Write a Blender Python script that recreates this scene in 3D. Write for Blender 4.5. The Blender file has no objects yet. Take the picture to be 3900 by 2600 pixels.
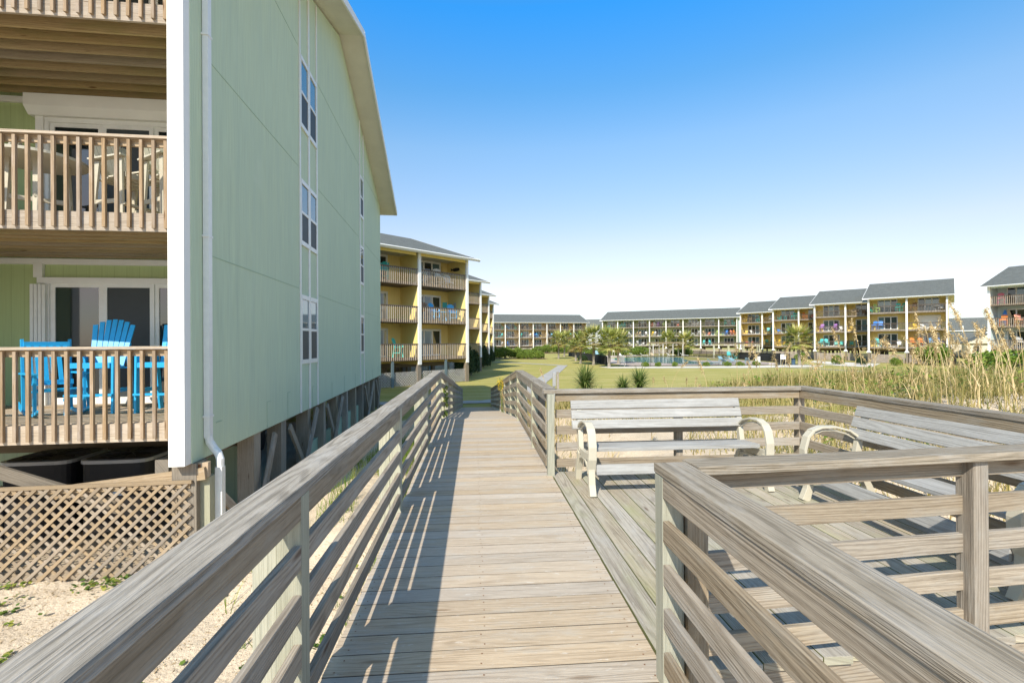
import bpy, math, random
from mathutils import Vector, Matrix, Euler
random.seed(7)
R=random.random
U=random.uniform
PI=math.pi
rad=math.radians
sc=bpy.context.scene
COL=sc.collection

# ------------------------------------------------------------------ materials
class NT:
    def __init__(s,name):
        s.m=bpy.data.materials.new(name); s.m.use_nodes=True
        s.t=s.m.node_tree; s.t.nodes.clear()
        s.out=s.t.nodes.new('ShaderNodeOutputMaterial')
        s.b=s.t.nodes.new('ShaderNodeBsdfPrincipled')
        s.t.links.new(s.b.outputs[0],s.out.inputs[0])
    def n(s,k,**kw):
        o=s.t.nodes.new(k)
        for a,v in kw.items(): setattr(o,a,v)
        return o
    def put(s,sock,v):
        if v is None: return
        if hasattr(v,'is_output'): s.t.links.new(v,sock)
        else:
            if isinstance(v,(tuple,list)) and len(v)==3 and sock.type=='RGBA': v=(*v,1)
            sock.default_value=v
    def math(s,op,a,b=None,c=None,clamp=False):
        o=s.n('ShaderNodeMath',operation=op,use_clamp=clamp)
        s.put(o.inputs[0],a); s.put(o.inputs[1],b); s.put(o.inputs[2],c)
        return o.outputs[0]
    def mapping(s,vec,scale=(1,1,1),loc=(0,0,0)):
        o=s.n('ShaderNodeMapping'); s.put(o.inputs['Vector'],vec)
        o.inputs['Scale'].default_value=scale; o.inputs['Location'].default_value=loc
        return o.outputs[0]
    def noise(s,vec,scale=1,detail=2,rough=.5,dist=0):
        o=s.n('ShaderNodeTexNoise'); s.put(o.inputs['Vector'],vec)
        o.inputs['Scale'].default_value=scale;o.inputs['Detail'].default_value=detail
        o.inputs['Roughness'].default_value=rough;o.inputs['Distortion'].default_value=dist
        return o.outputs['Fac']
    def ramp(s,f,pts):
        o=s.n('ShaderNodeValToRGB'); s.put(o.inputs[0],f)
        cr=o.color_ramp
        while len(cr.elements)<len(pts): cr.elements.new(.5)
        for e,(p,c) in zip(cr.elements,pts):
            e.position=p; e.color=(c,c,c,1) if isinstance(c,(int,float)) else (*c,1)
        return o.outputs[0]
    def mix(s,f,a,b,mode='MIX'):
        o=s.n('ShaderNodeMix',data_type='RGBA',blend_type=mode)
        s.put(o.inputs['Factor'],f); s.put(o.inputs['A'],a); s.put(o.inputs['B'],b)
        return o.outputs['Result']
    def bump(s,h,strength=.3,dist=.01):
        o=s.n('ShaderNodeBump'); s.put(o.inputs['Height'],h)
        o.inputs['Strength'].default_value=strength;o.inputs['Distance'].default_value=dist
        s.t.links.new(o.outputs[0],s.b.inputs['Normal'])
    def uv(s,name='UVMap'):
        o=s.n('ShaderNodeUVMap',uv_map=name); return o.outputs[0]
    def obj(s): return s.n('ShaderNodeTexCoord').outputs['Object']
    def sep(s,v):
        o=s.n('ShaderNodeSeparateXYZ'); s.put(o.inputs[0],v); return o.outputs
    def fin(s,col=None,rough=None,spec=None,metal=None):
        s.put(s.b.inputs['Base Color'],col); s.put(s.b.inputs['Roughness'],rough)
        if spec is not None: s.b.inputs['Specular IOR Level'].default_value=spec
        if metal is not None: s.b.inputs['Metallic'].default_value=metal
        return s.m

def wood(name,light,dark,knot=(.12,.07,.04),K=60,contrast=.75,blotch=None,green=None,knots=True,bump=.5,tv=.3,specks=0):
    s=NT(name); uv=s.uv(); tint=s.sep(s.uv('tint'))
    n1=s.noise(s.mapping(uv,(.42,6,1)),1,1.2,.35)
    kd=s.n('ShaderNodeTexVoronoi',feature='F1',distance='EUCLIDEAN')
    s.put(kd.inputs['Vector'],s.mapping(uv,(1.1,5.5,1))); kd.inputs['Scale'].default_value=1
    kdist=kd.outputs['Distance']
    kf=s.ramp(kdist,[(0,1),(.3,0)])
    wv=s.math('MULTIPLY',s.sep(uv)[1],260)
    ph=s.math('ADD',s.math('ADD',s.math('MULTIPLY',n1,K*1.9),wv),s.math('MULTIPLY',kf,9.0))
    ring=s.math('SINE',ph)
    ring=s.math('MULTIPLY_ADD',ring,.5,.5)
    ring=s.math('MULTIPLY',s.ramp(ring,[(.35,0),(1,1)]),s.ramp(s.noise(s.mapping(uv,(1.2,9,1),(7,1,0)),1,2,.6),[(.3,.45),(.65,1)]))
    big=s.noise(s.mapping(uv,(.5,3.2,1),(3,8,0)),1,2,.5)
    ring=s.math('ADD',s.math('MULTIPLY',ring,.8),s.math('MULTIPLY',s.ramp(big,[(.35,0),(.7,1)]),.28))
    fib=s.noise(s.mapping(uv,(3,170,1)),1,2,.6)
    fibc=s.ramp(fib,[(.3,.0),(.7,1)])
    crk=s.ramp(s.noise(s.mapping(uv,(1.6,75,1),(2,9,0)),1,3,.65),[(.50,0),(.66,1)])
    mott=s.ramp(s.noise(s.mapping(uv,(14,60,1),(1,4,0)),1,3,.7),[(.35,0),(.7,1)])
    f=s.math('ADD',s.math('MULTIPLY',ring,contrast*.8),s.math('MULTIPLY',fibc,.34))
    f=s.math('ADD',f,s.math('MULTIPLY',crk,.5))
    f=s.math('ADD',f,s.math('MULTIPLY_ADD',mott,.26,-.13),clamp=True)
    col=s.mix(f,light,dark)
    if blotch:
        b=s.noise(s.mapping(uv,(1.6,5,1)),1.6,4,.65)
        col=s.mix(s.ramp(b,[(.50,0),(.66,.5)]),col,blotch)
        if specks:
            b2=s.noise(s.mapping(uv,(5,14,1)),2.5,4,.75)
            col=s.mix(s.ramp(b2,[(.60,0),(.70,specks)]),col,(.66,.63,.58))
    if green:
        g=s.noise(s.mapping(uv,(.9,3,1),(5,3,0)),1,3,.6)
        col=s.mix(s.ramp(g,[(.5,0),(.68,.6)]),col,green)
    if knots:
        col=s.mix(s.ramp(kdist,[(.04,.85),(.09,0)]),col,knot)
    v=s.math('MULTIPLY_ADD',tint[0],tv,1-tv/2)
    hsv=s.n('ShaderNodeHueSaturation'); s.put(hsv.inputs['Color'],col); s.put(hsv.inputs['Value'],v)
    s.put(hsv.inputs['Saturation'],s.math('MULTIPLY_ADD',tint[1],.5,.75))
    s.bump(s.math('ADD',s.math('MULTIPLY',f,-1),s.math('MULTIPLY',fib,-.5)),bump,.004)
    return s.fin(hsv.outputs[0],.82,.25)

def paint(name,c,rough=.55,var=.08,scale=3,spec=.4):
    s=NT(name); n=s.noise(s.obj(),scale,4,.6)
    d=tuple(x*(1-var*2) for x in c)
    return s.fin(s.mix(s.ramp(n,[(.35,0),(.7,1)]),c,d),rough,spec)

def siding(name,c,groove=.2,stain=None,fine=False):
    s=NT(name); uv=s.uv(); x=s.sep(uv)[0]
    st=s.noise(s.mapping(uv,(6,.35,1)),1,4,.65)
    fine_n=s.noise(s.mapping(uv,(70,1.2,1)),1,2,.5)
    blot=s.noise(uv,.35,3,.5)
    c2=stain or tuple(v*.82 for v in c)
    col=s.mix(s.ramp(st,[(.35,0),(.75,.7)]),c,c2)
    col=s.mix(s.ramp(blot,[(.35,0),(.75,.45)]),col,tuple(v*1.1 for v in c))
    fr=s.math('FRACT',s.math('DIVIDE',x,groove))
    g=s.math('LESS_THAN',fr,.03 if not fine else .0)
    col=s.mix(s.math('MULTIPLY',g,.55),col,tuple(v*.45 for v in c))
    col=s.mix(s.ramp(fine_n,[(.4,0),(.62,.45 if fine else .28)]),col,tuple(v*.78 for v in c))
    if fine:
        dr=s.noise(s.mapping(uv,(2.2,.12,1),(4,2,0)),1,5,.75); col=s.mix(s.ramp(dr,[(.55,0),(.72,.35)]),col,(.33,.42,.33))
        ch=s.noise(s.mapping(uv,(1.2,1.0,1),(9,2,0)),1,5,.7); col=s.mix(s.ramp(ch,[(.58,0),(.75,.4)]),col,(.58,.66,.52))
    s.bump(s.math('SUBTRACT',s.math('MULTIPLY',fine_n,.35 if not fine else .7),g),.5,.006)
    return s.fin(col,.7,.3)

def plain(name,c,rough=.6,spec=.4,metal=0):
    s=NT(name); n=s.noise(s.obj(),9,3,.6)
    return s.fin(s.mix(n,tuple(v*.88 for v in c),tuple(min(1,v*1.08) for v in c)),rough,spec,metal)

def leafmat(name,a,b,c,scale=.8,trans=.25):
    s=NT(name)
    n=s.noise(s.obj(),scale,3,.7)
    t=s.sep(s.uv('tint'))[0]
    f=s.math('ADD',s.math('MULTIPLY',n,.5),s.math('MULTIPLY',t,.5))
    col=s.ramp(f,[(.25,a),(.5,b),(.8,c)])
    s.fin(col,.6,.3)
    tr=s.n('ShaderNodeBsdfTranslucent'); s.put(tr.inputs[0],col)
    mx=s.n('ShaderNodeMixShader'); mx.inputs[0].default_value=trans
    s.t.links.new(s.b.outputs[0],mx.inputs[1]); s.t.links.new(tr.outputs[0],mx.inputs[2])
    s.t.links.new(mx.outputs[0],s.out.inputs[0])
    return s.m

M={}
M['deck']=wood('deck_wood',(.54,.455,.355),(.33,.265,.20),K=60,contrast=.6,knot=(.26,.19,.13),blotch=(.46,.44,.40),bump=.35,tv=.16,specks=.6)
M['platform']=wood('platform_wood',(.50,.45,.365),(.25,.215,.17),K=60,contrast=.9,blotch=(.45,.43,.39),green=(.37,.37,.21),tv=.2,specks=.5)
M['rail']=wood('rail_wood',(.385,.325,.25),(.20,.16,.115),K=50,contrast=.85,blotch=(.36,.34,.30))
M['cap']=wood('cap_wood',(.39,.345,.285),(.185,.16,.125),K=55,contrast=.85,blotch=(.42,.40,.37),bump=.8,tv=.2)
M['post']=wood('post_wood',(.45,.44,.33),(.31,.31,.235),K=40,contrast=.7,knot=(.3,.22,.12))
M['bench_wood']=wood('bench_wood',(.41,.405,.385),(.25,.24,.225),K=50,contrast=.75,blotch=(.45,.445,.43),tv=.14)
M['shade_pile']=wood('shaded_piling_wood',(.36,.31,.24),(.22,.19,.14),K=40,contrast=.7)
M['tan']=wood('balcony_wood',(.47,.38,.275),(.27,.20,.135),K=40,contrast=.6,knot=(.15,.08,.04),blotch=(.52,.44,.36))
M['balu']=wood('baluster_wood',(.37,.275,.185),(.19,.135,.085),K=30,contrast=.6,blotch=(.40,.33,.27))
M['balu2']=wood('sunlit_baluster_wood',(.55,.46,.36),(.36,.29,.22),K=30,contrast=.5)  # lighter copy of the baluster wood, sunlight painted into its tone
M['dark_rim']=paint('dark_rim',(.19,.145,.11),.8,.2,3)
M['joist']=wood('joist_wood',(.42,.33,.20),(.25,.185,.105),K=25,contrast=.6,tv=.12,knot=(.08,.04,.02),green=(.27,.24,.12))
M['lattice']=wood('lattice_wood',(.38,.30,.21),(.24,.185,.13),K=40,contrast=.6,knots=False)
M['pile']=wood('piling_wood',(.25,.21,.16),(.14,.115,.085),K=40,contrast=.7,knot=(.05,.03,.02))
M['grey_lattice']=wood('grey_lattice_wood',(.52,.50,.46),(.36,.34,.31),K=40,contrast=.6,knots=False)
M['far_rail']=paint('far_railing',(.19,.15,.12),.8,.2,4)
M['far_rim']=paint('far_rim',(.34,.29,.24),.8,.2,2)
M['screen']=wood('screen_slats',(.40,.34,.29),(.26,.22,.185),K=40,contrast=.7,knots=False)
M['mint']=siding('mint_siding',(.40,.52,.375),.2,(.36,.475,.37))
M['mint_gable']=siding('mint_gable_siding',(.56,.655,.47),.2,(.46,.57,.46),fine=True)
M['slate']=plain('slate_paint',(.12,.17,.19),.7)
M['lime']=siding('lime_siding',(.47,.56,.28),.2)
M['green_blk']=siding('pale_green_siding',(.47,.53,.29),.2)
M['yellow']=siding('yellow_siding',(.90,.72,.28),.2,(.82,.64,.24))
M['peach']=siding('peach_siding',(.76,.60,.36),.2)
M['blue_blk']=siding('pale_blue_siding',(.62,.72,.71),.2)
M['white']=paint('white_trim',(.84,.83,.80),.5,.03,2)
M['whitev']=plain('white_vinyl',(.80,.80,.77),.35)
M['soffit']=paint('soffit',(.72,.69,.60),.7,.05,1.5)
M['cream']=plain('cream_plastic',(.53,.49,.39),.4)
M['blue']=plain('blue_plastic',(.025,.38,.70),.4)
M['black']=plain('black_metal',(.015,.015,.017),.5)
M['dark']=plain('dark_cloth',(.02,.022,.025),.9)
M['concrete']=paint('concrete',(.42,.41,.39),.9,.12,1.2,.2)
M['gravel']=paint('white_gravel',(.72,.68,.61),.95,.14,25,.1)
M['mulch']=paint('mulch',(.26,.17,.11),.95,.25,12,.1)
M['pooldeck']=paint('pool_deck',(.60,.50,.44),.9,.08,.8,.2)
M['curtain']=plain('curtain',(.50,.58,.62),.8)
M['silver']=plain('silver_paint',(.45,.46,.47),.25,.6,.3)
M['rust']=plain('rust',(.20,.09,.04),.8)
M['label']=plain('label_plate',(.55,.60,.66),.5)
M['tarp']=plain('grey_fabric',(.42,.43,.42),.8)
def glass(name,c,r=.04):
    s=NT(name); n=s.noise(s.obj(),.7,1,.5)
    s.bump(n,.05,.02)
    return s.fin(c,r,1.0,.0)
M['glass']=glass('window_glass',(.012,.02,.025)); M['glass'].node_tree.nodes['Principled BSDF'].inputs['IOR'].default_value=1.55
M['glassb']=glass('blue_window_glass',(.09,.17,.21)); M['glassb'].node_tree.nodes['Principled BSDF'].inputs['IOR'].default_value=1.6
M['winscreen']=plain('insect_screen',(.045,.055,.06),.55)
# shingles
s=NT('asphalt_shingles'); o=s.uv()
br=s.n('ShaderNodeTexBrick'); s.put(br.inputs['Vector'],o); br.inputs['Scale'].default_value=1
br.inputs['Brick Width'].default_value=.30; br.inputs['Row Height'].default_value=.14; br.inputs['Mortar Size'].default_value=.006
br.inputs['Color1'].default_value=(.10,.107,.10,1); br.inputs['Color2'].default_value=(.15,.157,.147,1); br.inputs['Mortar'].default_value=(.05,.05,.05,1)
n=s.noise(o,1.7,4,.7); s.bump(s.noise(o,60,2,.6),.4,.01)
M['shingle']=s.fin(s.mix(s.ramp(n,[(.3,0),(.7,.5)]),br.outputs[0],(.14,.155,.145)),.9,.2)
# water
s=NT('pool_water'); s.bump(s.noise(s.obj(),2.5,2,.5),.25,.05); M['water']=s.fin((.10,.42,.50),.08,.6)
# ground
s=NT('ground'); g=s.obj(); at=s.n('ShaderNodeAttribute',attribute_name='lawn'); lawn=at.outputs['Fac']
sp=s.sep(g)
nb=s.noise(g,1.3,5,.65); nf=s.noise(g,38,4,.7)
sand=s.mix(s.ramp(nb,[(.3,0),(.7,1)]),(.71,.60,.455),(.60,.49,.36))
sand=s.mix(s.ramp(nf,[(.35,.35),(.6,0)]),sand,(.36,.26,.18))
deb=s.n('ShaderNodeTexVoronoi'); s.put(deb.inputs['Vector'],s.mapping(g,(9,17,1))); deb.inputs['Scale'].default_value=1
debm=s.math('MULTIPLY',s.ramp(deb.outputs['Distance'],[(.10,1),(.17,0)]),s.ramp(s.noise(g,2.2,3,.6),[(.5,0),(.62,1)]))
sand=s.mix(s.math('MULTIPLY',debm,.7),sand,(.22,.14,.085))
ln=s.noise(s.mapping(g,(.25,.9,1)),1,4,.6); lf=s.noise(g,14,3,.7)
gr=s.ramp(ln,[(.3,(.31,.30,.08)),(.5,(.41,.365,.125)),(.7,(.52,.43,.20))])
gr=s.mix(s.ramp(lf,[(.35,.5),(.65,0)]),gr,(.22,.22,.055))
edge=s.math('ADD',lawn,s.math('MULTIPLY',s.math('SUBTRACT',s.noise(g,1.1,5,.7),.5),.9))
M['ground']=None
s.bump(s.math('ADD',s.math('MULTIPLY',s.noise(g,5,5,.65),1.0),s.math('MULTIPLY',nf,.25)),.9,.06)
M['ground']=s.fin(s.mix(s.ramp(edge,[(.42,0),(.58,1)]),sand,gr),.95,.1)
# foliage
M['hedge']=leafmat('hedge_leaf',(.07,.13,.02),(.17,.25,.035),(.30,.36,.07))
M['hedge_dark']=leafmat('dark_shrub_leaf',(.015,.04,.015),(.035,.07,.025),(.07,.11,.04))
M['palm']=leafmat('palm_frond',(.20,.25,.055),(.42,.45,.12),(.68,.60,.22),1.2)
M['palmold']=leafmat('old_frond',(.35,.27,.08),(.45,.36,.14),(.50,.42,.20),1.2)
M['yucca']=leafmat('yucca_leaf',(.07,.13,.03),(.15,.23,.05),(.36,.38,.14),2)
M['dead']=leafmat('dry_leaf',(.30,.21,.11),(.45,.34,.19),(.62,.50,.32),3)
M['tuft']=leafmat('dune_grass',(.13,.14,.035),(.34,.29,.095),(.60,.47,.22),.5)
M['weed']=leafmat('green_weeds',(.06,.13,.015),(.16,.25,.03),(.34,.36,.07),.7)
M['oat']=leafmat('sea_oat_straw',(.44,.32,.15),(.62,.48,.25),(.78,.64,.38),2)
M['vine']=leafmat('beach_vine',(.06,.12,.02),(.14,.21,.035),(.36,.34,.07),2)
M['flower']=leafmat('yellow_flower',(.5,.35,.01),(.7,.5,.02),(.8,.6,.05),2)
s=NT('palm_bark'); g=s.obj(); n=s.noise(s.mapping(g,(6,6,14)),1,4,.7)
s.bump(n,.9,.08); M['bark']=s.fin(s.ramp(n,[(.3,(.12,.10,.08)),(.55,(.34,.30,.25)),(.75,(.50,.46,.40))]),.95,.1)
CH={}
for k,c in dict(teal=(.05,.52,.47),turquoise=(.10,.60,.62),white=(.80,.80,.78),blue=(.04,.22,.66),skyblue=(.06,.42,.80),yellow=(.80,.55,.06),orange=(.80,.24,.04),
    paleblue=(.30,.50,.58),purple=(.40,.20,.52),red=(.62,.10,.07),coral=(.80,.28,.18),green=(.04,.40,.28),lime=(.50,.68,.22),tan=(.55,.42,.26),pink=(.75,.14,.22),brown=(.28,.16,.09),grey=(.45,.45,.44)).items():
    CH[k]=plain(k+'_plastic',c,.45)

# ------------------------------------------------------------------ mesh builder
class MB:
    def __init__(s): s.v=[];s.f=[];s.u=[];s.t=[];s.k=[]; s.slot=0
    def face(s,pts,uvs=None,tint=None):
        b=len(s.v); s.v.extend(pts); n=len(pts); s.f.append(tuple(range(b,b+n)))
        s.u.append(uvs or [(0,0)]*n); s.t.append(tint or (R(),R())); s.k.append(s.slot)
    def beam(s,p0,p1,w,h,up=(0,0,1),wall=False,ang=None):
        """box from p0 to p1 (centre line), w across, h along up; uv runs along the grain"""
        p0=Vector(p0);p1=Vector(p1);d=p1-p0;L=d.length
        if L<1e-6:return
        d/=L;up=Vector(up); x=d.cross(up)
        if x.length<1e-5: x=d.cross(Vector((0,1,0)))
        x.normalize(); z=x.cross(d).normalized()
        a=x*(w/2);b=z*(h/2)
        c=[p0-a-b,p0+a-b,p0+a+b,p0-a+b,p1-a-b,p1+a-b,p1+a+b,p1-a+b]
        u0=U(0,90);v0=U(0,90);tn=(R(),R())
        def q(i,j,k,l,wd,vo): s.face([c[i],c[j],c[k],c[l]],[(u0,v0+vo),(u0,v0+vo+wd),(u0+L,v0+vo+wd),(u0+L,v0+vo)],tn)
        q(0,1,5,4,w,0); q(1,2,6,5,h,w); q(2,3,7,6,w,w+h); q(3,0,4,7,h,2*w+h)
        s.face([c[3],c[2],c[1],c[0]],[(u0,v0),(u0+.02,v0+w),(u0+.02,v0),(u0,v0+h)],tn)
        s.face([c[4],c[5],c[6],c[7]],[(u0,v0),(u0+.02,v0+w),(u0+.02,v0),(u0,v0+h)],tn)
    def box(s,x0,y0,z0,x1,y1,z1,axis=None):
        dx,dy,dz=abs(x1-x0),abs(y1-y0),abs(z1-z0); cx,cy,cz=(x0+x1)/2,(y0+y1)/2,(z0+z1)/2
        if axis is None: axis='xyz'[[dx,dy,dz].index(max(dx,dy,dz))]
        if axis=='x': s.beam((min(x0,x1),cy,cz),(max(x0,x1),cy,cz),dy,dz)
        elif axis=='y': s.beam((cx,min(y0,y1),cz),(cx,max(y0,y1),cz),dx,dz)
        else: s.beam((cx,cy,min(z0,z1)),(cx,cy,max(z0,z1)),dx,dy,up=(0,1,0))
    def wall(s,x0,y0,z0,x1,y1,z1):
        """box with metre uv: u horizontal, v vertical"""
        X=(x0,x1);Y=(y0,y1);Z=(z0,z1)
        c=[(X[i],Y[j],Z[k]) for i in(0,1) for j in (0,1) for k in (0,1)]
        for q in ((0,1,3,2),(4,6,7,5),(0,4,5,1),(2,3,7,6),(0,2,6,4),(1,5,7,3)):
            p=[c[i] for i in q]
            if q in((0,1,3,2),(4,6,7,5)): uv=[(a[1],a[2]) for a in p]
            elif q in ((0,4,5,1),(2,3,7,6)): uv=[(a[0],a[2]) for a in p]
            else: uv=[(a[0],a[1]) for a in p]
            s.face(p,uv)
    def tube(s,pts,r,n=6,cap=True):
        pts=[Vector(p) for p in pts]
        if not isinstance(r,(list,tuple)): r=[r]*len(pts)
        rings=[];ref=Vector((0,0,1))
        d0=(pts[1]-pts[0]).normalized()
        if abs(d0.z)>.9: ref=Vector((1,0,0))
        for i,p in enumerate(pts):
            d=(pts[min(i+1,len(pts)-1)]-pts[max(i-1,0)]).normalized()
            a=d.cross(ref).normalized();b=a.cross(d)
            rings.append([p+a*(r[i]*math.cos(2*PI*k/n))+b*(r[i]*math.sin(2*PI*k/n)) for k in range(n)])
        tn=(R(),R());l=0
        for i in range(len(pts)-1):
            L=(pts[i+1]-pts[i]).length
            for k in range(n):
                k2=(k+1)%n
                s.face([rings[i][k],rings[i+1][k],rings[i+1][k2],rings[i][k2]],[(l,k*.05),(l+L,k*.05),(l+L,k*.05+.05),(l,k*.05+.05)],tn)
            l+=L
        if cap: s.face(rings[0],None,tn); s.face(rings[-1][::-1],None,tn)
    def prism(s,poly,y0,y1,axis='y'):
        """extrude closed polygon [(a,z)] between y0,y1 along axis"""
        f=(lambda a,z,y:(a,y,z)) if axis=='y' else (lambda a,z,y:(y,a,z)) if axis=='x' else (lambda a,z,y:(a,z,y))
        n=len(poly);tn=(R(),R())
        s.face([f(a,z,y0) for a,z in poly],[(a,z) for a,z in poly],tn)
        s.face([f(a,z,y1) for a,z in poly][::-1],[(a,z) for a,z in poly][::-1],tn)
        for i in range(n):
            p,q=poly[i],poly[(i+1)%n]
            s.face([f(*p,y0),f(*p,y1),f(*q,y1),f(*q,y0)],[(p[0],0),(p[0],y1-y0),(q[0],y1-y0),(q[0],0)],tn)
    def ribbon(s,pts,th,x0,x1):
        """strap: polyline [(y,z)] thickened, extruded x0..x1; th may be a list"""
        n=len(pts)
        if not isinstance(th,(list,tuple)): th=[th]*n
        L=[];Rr=[]
        for i,(y,z) in enumerate(pts):
            a=pts[max(i-1,0)];b=pts[min(i+1,n-1)];dy,dz=b[0]-a[0],b[1]-a[1];l=math.hypot(dy,dz)
            ny,nz=-dz/l*th[i]/2,dy/l*th[i]/2
            L.append((y+ny,z+nz));Rr.append((y-ny,z-nz))
        tn=(R(),R())
        for i in range(n-1):
            for A,B in ((L[i],L[i+1]),(Rr[i+1],Rr[i])):
                s.face([(x0,*A),(x0,*B),(x1,*B),(x1,*A)],None,tn)
            for x in (x0,x1): s.face([(x,*L[i]),(x,*L[i+1]),(x,*Rr[i+1]),(x,*Rr[i])],None,tn)
        for i in(0,n-1): s.face([(x0,*L[i]),(x1,*L[i]),(x1,*Rr[i]),(x0,*Rr[i])],None,tn)
    def mesh(s,name,mats):
        me=bpy.data.meshes.new(name); me.from_pydata([tuple(v) for v in s.v],[],s.f)
        u=me.uv_layers.new(name='UVMap'); t=me.uv_layers.new(name='tint')
        ud=[];td=[]
        for uv,tn in zip(s.u,s.t):
            for a in uv: ud+= [a[0],a[1]]; td+=[tn[0],tn[1]]
        u.data.foreach_set('uv',ud); t.data.foreach_set('uv',td)
        if not isinstance(mats,(list,tuple)): mats=[mats]
        for m in mats: me.materials.append(m)
        if len(mats)>1: me.polygons.foreach_set('material_index',s.k)
        me.update(); return me
    def build(s,name,mat,parent=None,loc=None,smooth=False,bevel=0,weld=False):
        me=s.mesh(name,mat)
        o=bpy.data.objects.new(name,me); COL.objects.link(o)
        if parent: o.parent=parent
        if loc: o.location=loc
        if smooth or weld or bevel:
            import bmesh
            bm=bmesh.new(); bm.from_mesh(me); bmesh.ops.remove_doubles(bm,verts=bm.verts,dist=1e-5)
            bmesh.ops.recalc_face_normals(bm,faces=bm.faces); bm.to_mesh(me); bm.free()
        if smooth: me.polygons.foreach_set('use_smooth',[True]*len(me.polygons))
        if bevel:
            b=o.modifiers.new('bevel','BEVEL'); b.width=bevel; b.segments=2; b.limit_method='ANGLE'
        return o
def tag(o,label=None,cat=None,group=None,kind=None):
    if label:o['label']=label
    if cat:o['category']=cat
    if group:o['group']=group
    if kind:o['kind']=kind
    return o
def empty(name,loc,rz=0):
    o=bpy.data.objects.new(name,None); COL.objects.link(o); o.location=loc; o.rotation_euler=(0,0,rz); o.empty_display_size=.2; return o
def link(name,me,parent,loc=(0,0,0),rz=0):
    o=bpy.data.objects.new(name,me); COL.objects.link(o); o.parent=parent; o.location=loc; o.rotation_euler=(0,0,rz); return o
def ctree(o,parent=None):
    c=o.copy(); COL.objects.link(c)
    c.parent=parent
    for ch in [x for x in bpy.data.objects if x.parent==o]: ctree(ch,c)
    return c
def sm(a,b,x):
    t=max(0,min(1,(x-a)/(b-a))); return t*t*(3-2*t)

# ------------------------------------------------------------------ ground
from mathutils import noise as mn
def gz(x,y):
    z=-1.7
    z-=.45*sm(42,54,x)*sm(30,50,y)
    d=sm(4.2,6.8,y)*(1-sm(13,23,y))*sm(.9,3.2,x)
    z+=1.15*d
    z+=.75*sm(5,11,x)*sm(4,9,y)*(1-sm(16,28,y))*(1-sm(26,40,x))
    near=(1-sm(18,26,y))*(1-sm(40,60,abs(x)))
    z+=near*(.10*mn.noise(Vector((x*.5,y*.5,0)))+.05*mn.noise(Vector((x*1.7,y*1.7,3)))+.018*mn.noise(Vector((x*5,y*5,3))))
    z+=.62*sm(4.5,8.0,y)*(1-sm(10,17,y))*sm(-3.6,-1.9,x)*(1-sm(.6,2.0,x)) + .13*(1-sm(-3.8,-2.2,x))*(1-sm(8,12,y))
    return z
def lawnf(x,y):
    l=sm(20,26,y+ (3 if x<0 else 0)) if x<3 else max(sm(22,29,y),.62*sm(6,12,y)*sm(3,7,x))
    if x>20: l=max(0,l-sm(18,30,x)*(1-sm(30,38,y)))
    return l
def axis_pts(spec):
    out=[]
    for a,b,st in spec:
        n=int(round((b-a)/st)); out+=[a+(b-a)*i/n for i in range(n)]
    return out+[spec[-1][1]]
xs=axis_pts([(-900,-100,200),(-100,-20,10),(-20,-9,1),(-9,-.5,.12),(-.5,4,.4),(4,14,.25),(14,30,.5),(30,100,3.5),(100,900,200)])
ys=axis_pts([(-60,-4,8),(-4,0,.5),(0,9,.12),(9,14,.25),(14,40,.5),(40,120,4),(120,240,20),(240,1500,300)])
v=[(x,y,gz(x,y)) for y in ys for x in xs]; nx=len(xs)
f=[(j*nx+i,j*nx+i+1,(j+1)*nx+i+1,(j+1)*nx+i) for j in range(len(ys)-1) for i in range(nx-1)]
me=bpy.data.meshes.new('ground'); me.from_pydata(v,[],f); me.materials.append(M['ground'])
a=me.attributes.new('lawn','FLOAT','POINT'); a.data.foreach_set('value',[lawnf(p[0],p[1]) for p in v])
me.polygons.foreach_set('use_smooth',[True]*len(me.polygons))
g=bpy.data.objects.new('ground',me); COL.objects.link(g); tag(g,'sand by the boardwalk giving way to a mown dry green lawn','ground',kind='structure')
def sheet(name,poly,mat,dz,label,cat,sub=1):
    mb=MB()
    # subdivide edges and fan from centroid so it follows the ground
    pts=[]
    for i in range(len(poly)):
        a,b=poly[i],poly[(i+1)%len(poly)]
        k=max(1,int(math.hypot(a[0]-b[0],a[1]-b[1])/6))
        pts+=[(a[0]+(b[0]-a[0])*j/k,a[1]+(b[1]-a[1])*j/k) for j in range(k)]
    import bmesh
    me=bpy.data.meshes.new(name)
    bm=bmesh.new(); vs=[bm.verts.new((x,y,gz(x,y)+dz)) for x,y in pts]; bm.faces.new(vs); bmesh.ops.triangulate(bm,faces=bm.faces); bm.normal_update()
    for fc in bm.faces:
        if fc.normal.z<0: fc.normal_flip()
    bm.to_mesh(me); bm.free(); me.materials.append(mat)
    o=bpy.data.objects.new(name,me); COL.objects.link(o); tag(o,label,cat,kind='structure'); return o
def strip(name,pts,wd,mat,dz,label,cat):
    P=[]
    for (a,b) in zip(pts[:-1],pts[1:]):
        k=max(1,int(math.hypot(a[0]-b[0],a[1]-b[1])/1.5)); P+=[Vector((a[0]+(b[0]-a[0])*j/k,a[1]+(b[1]-a[1])*j/k,0)) for j in range(k)]
    P.append(Vector((*pts[-1],0))); v=[];n=len(P)
    for i,p in enumerate(P):
        a=P[max(0,i-1)];b=P[min(n-1,i+1)];t=(b-a).normalized(); q=Vector((-t.y,t.x,0))*wd/2
        for c in (p+q,p-q): v.append((c.x,c.y,gz(c.x,c.y)+dz))
    me=bpy.data.meshes.new(name); me.from_pydata(v,[],[(2*i+1,2*i+3,2*i+2,2*i) for i in range(n-1)]); me.materials.append(mat); me.update()
    o=bpy.data.objects.new(name,me); COL.objects.link(o); return tag(o,label,cat,kind='structure')
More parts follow.
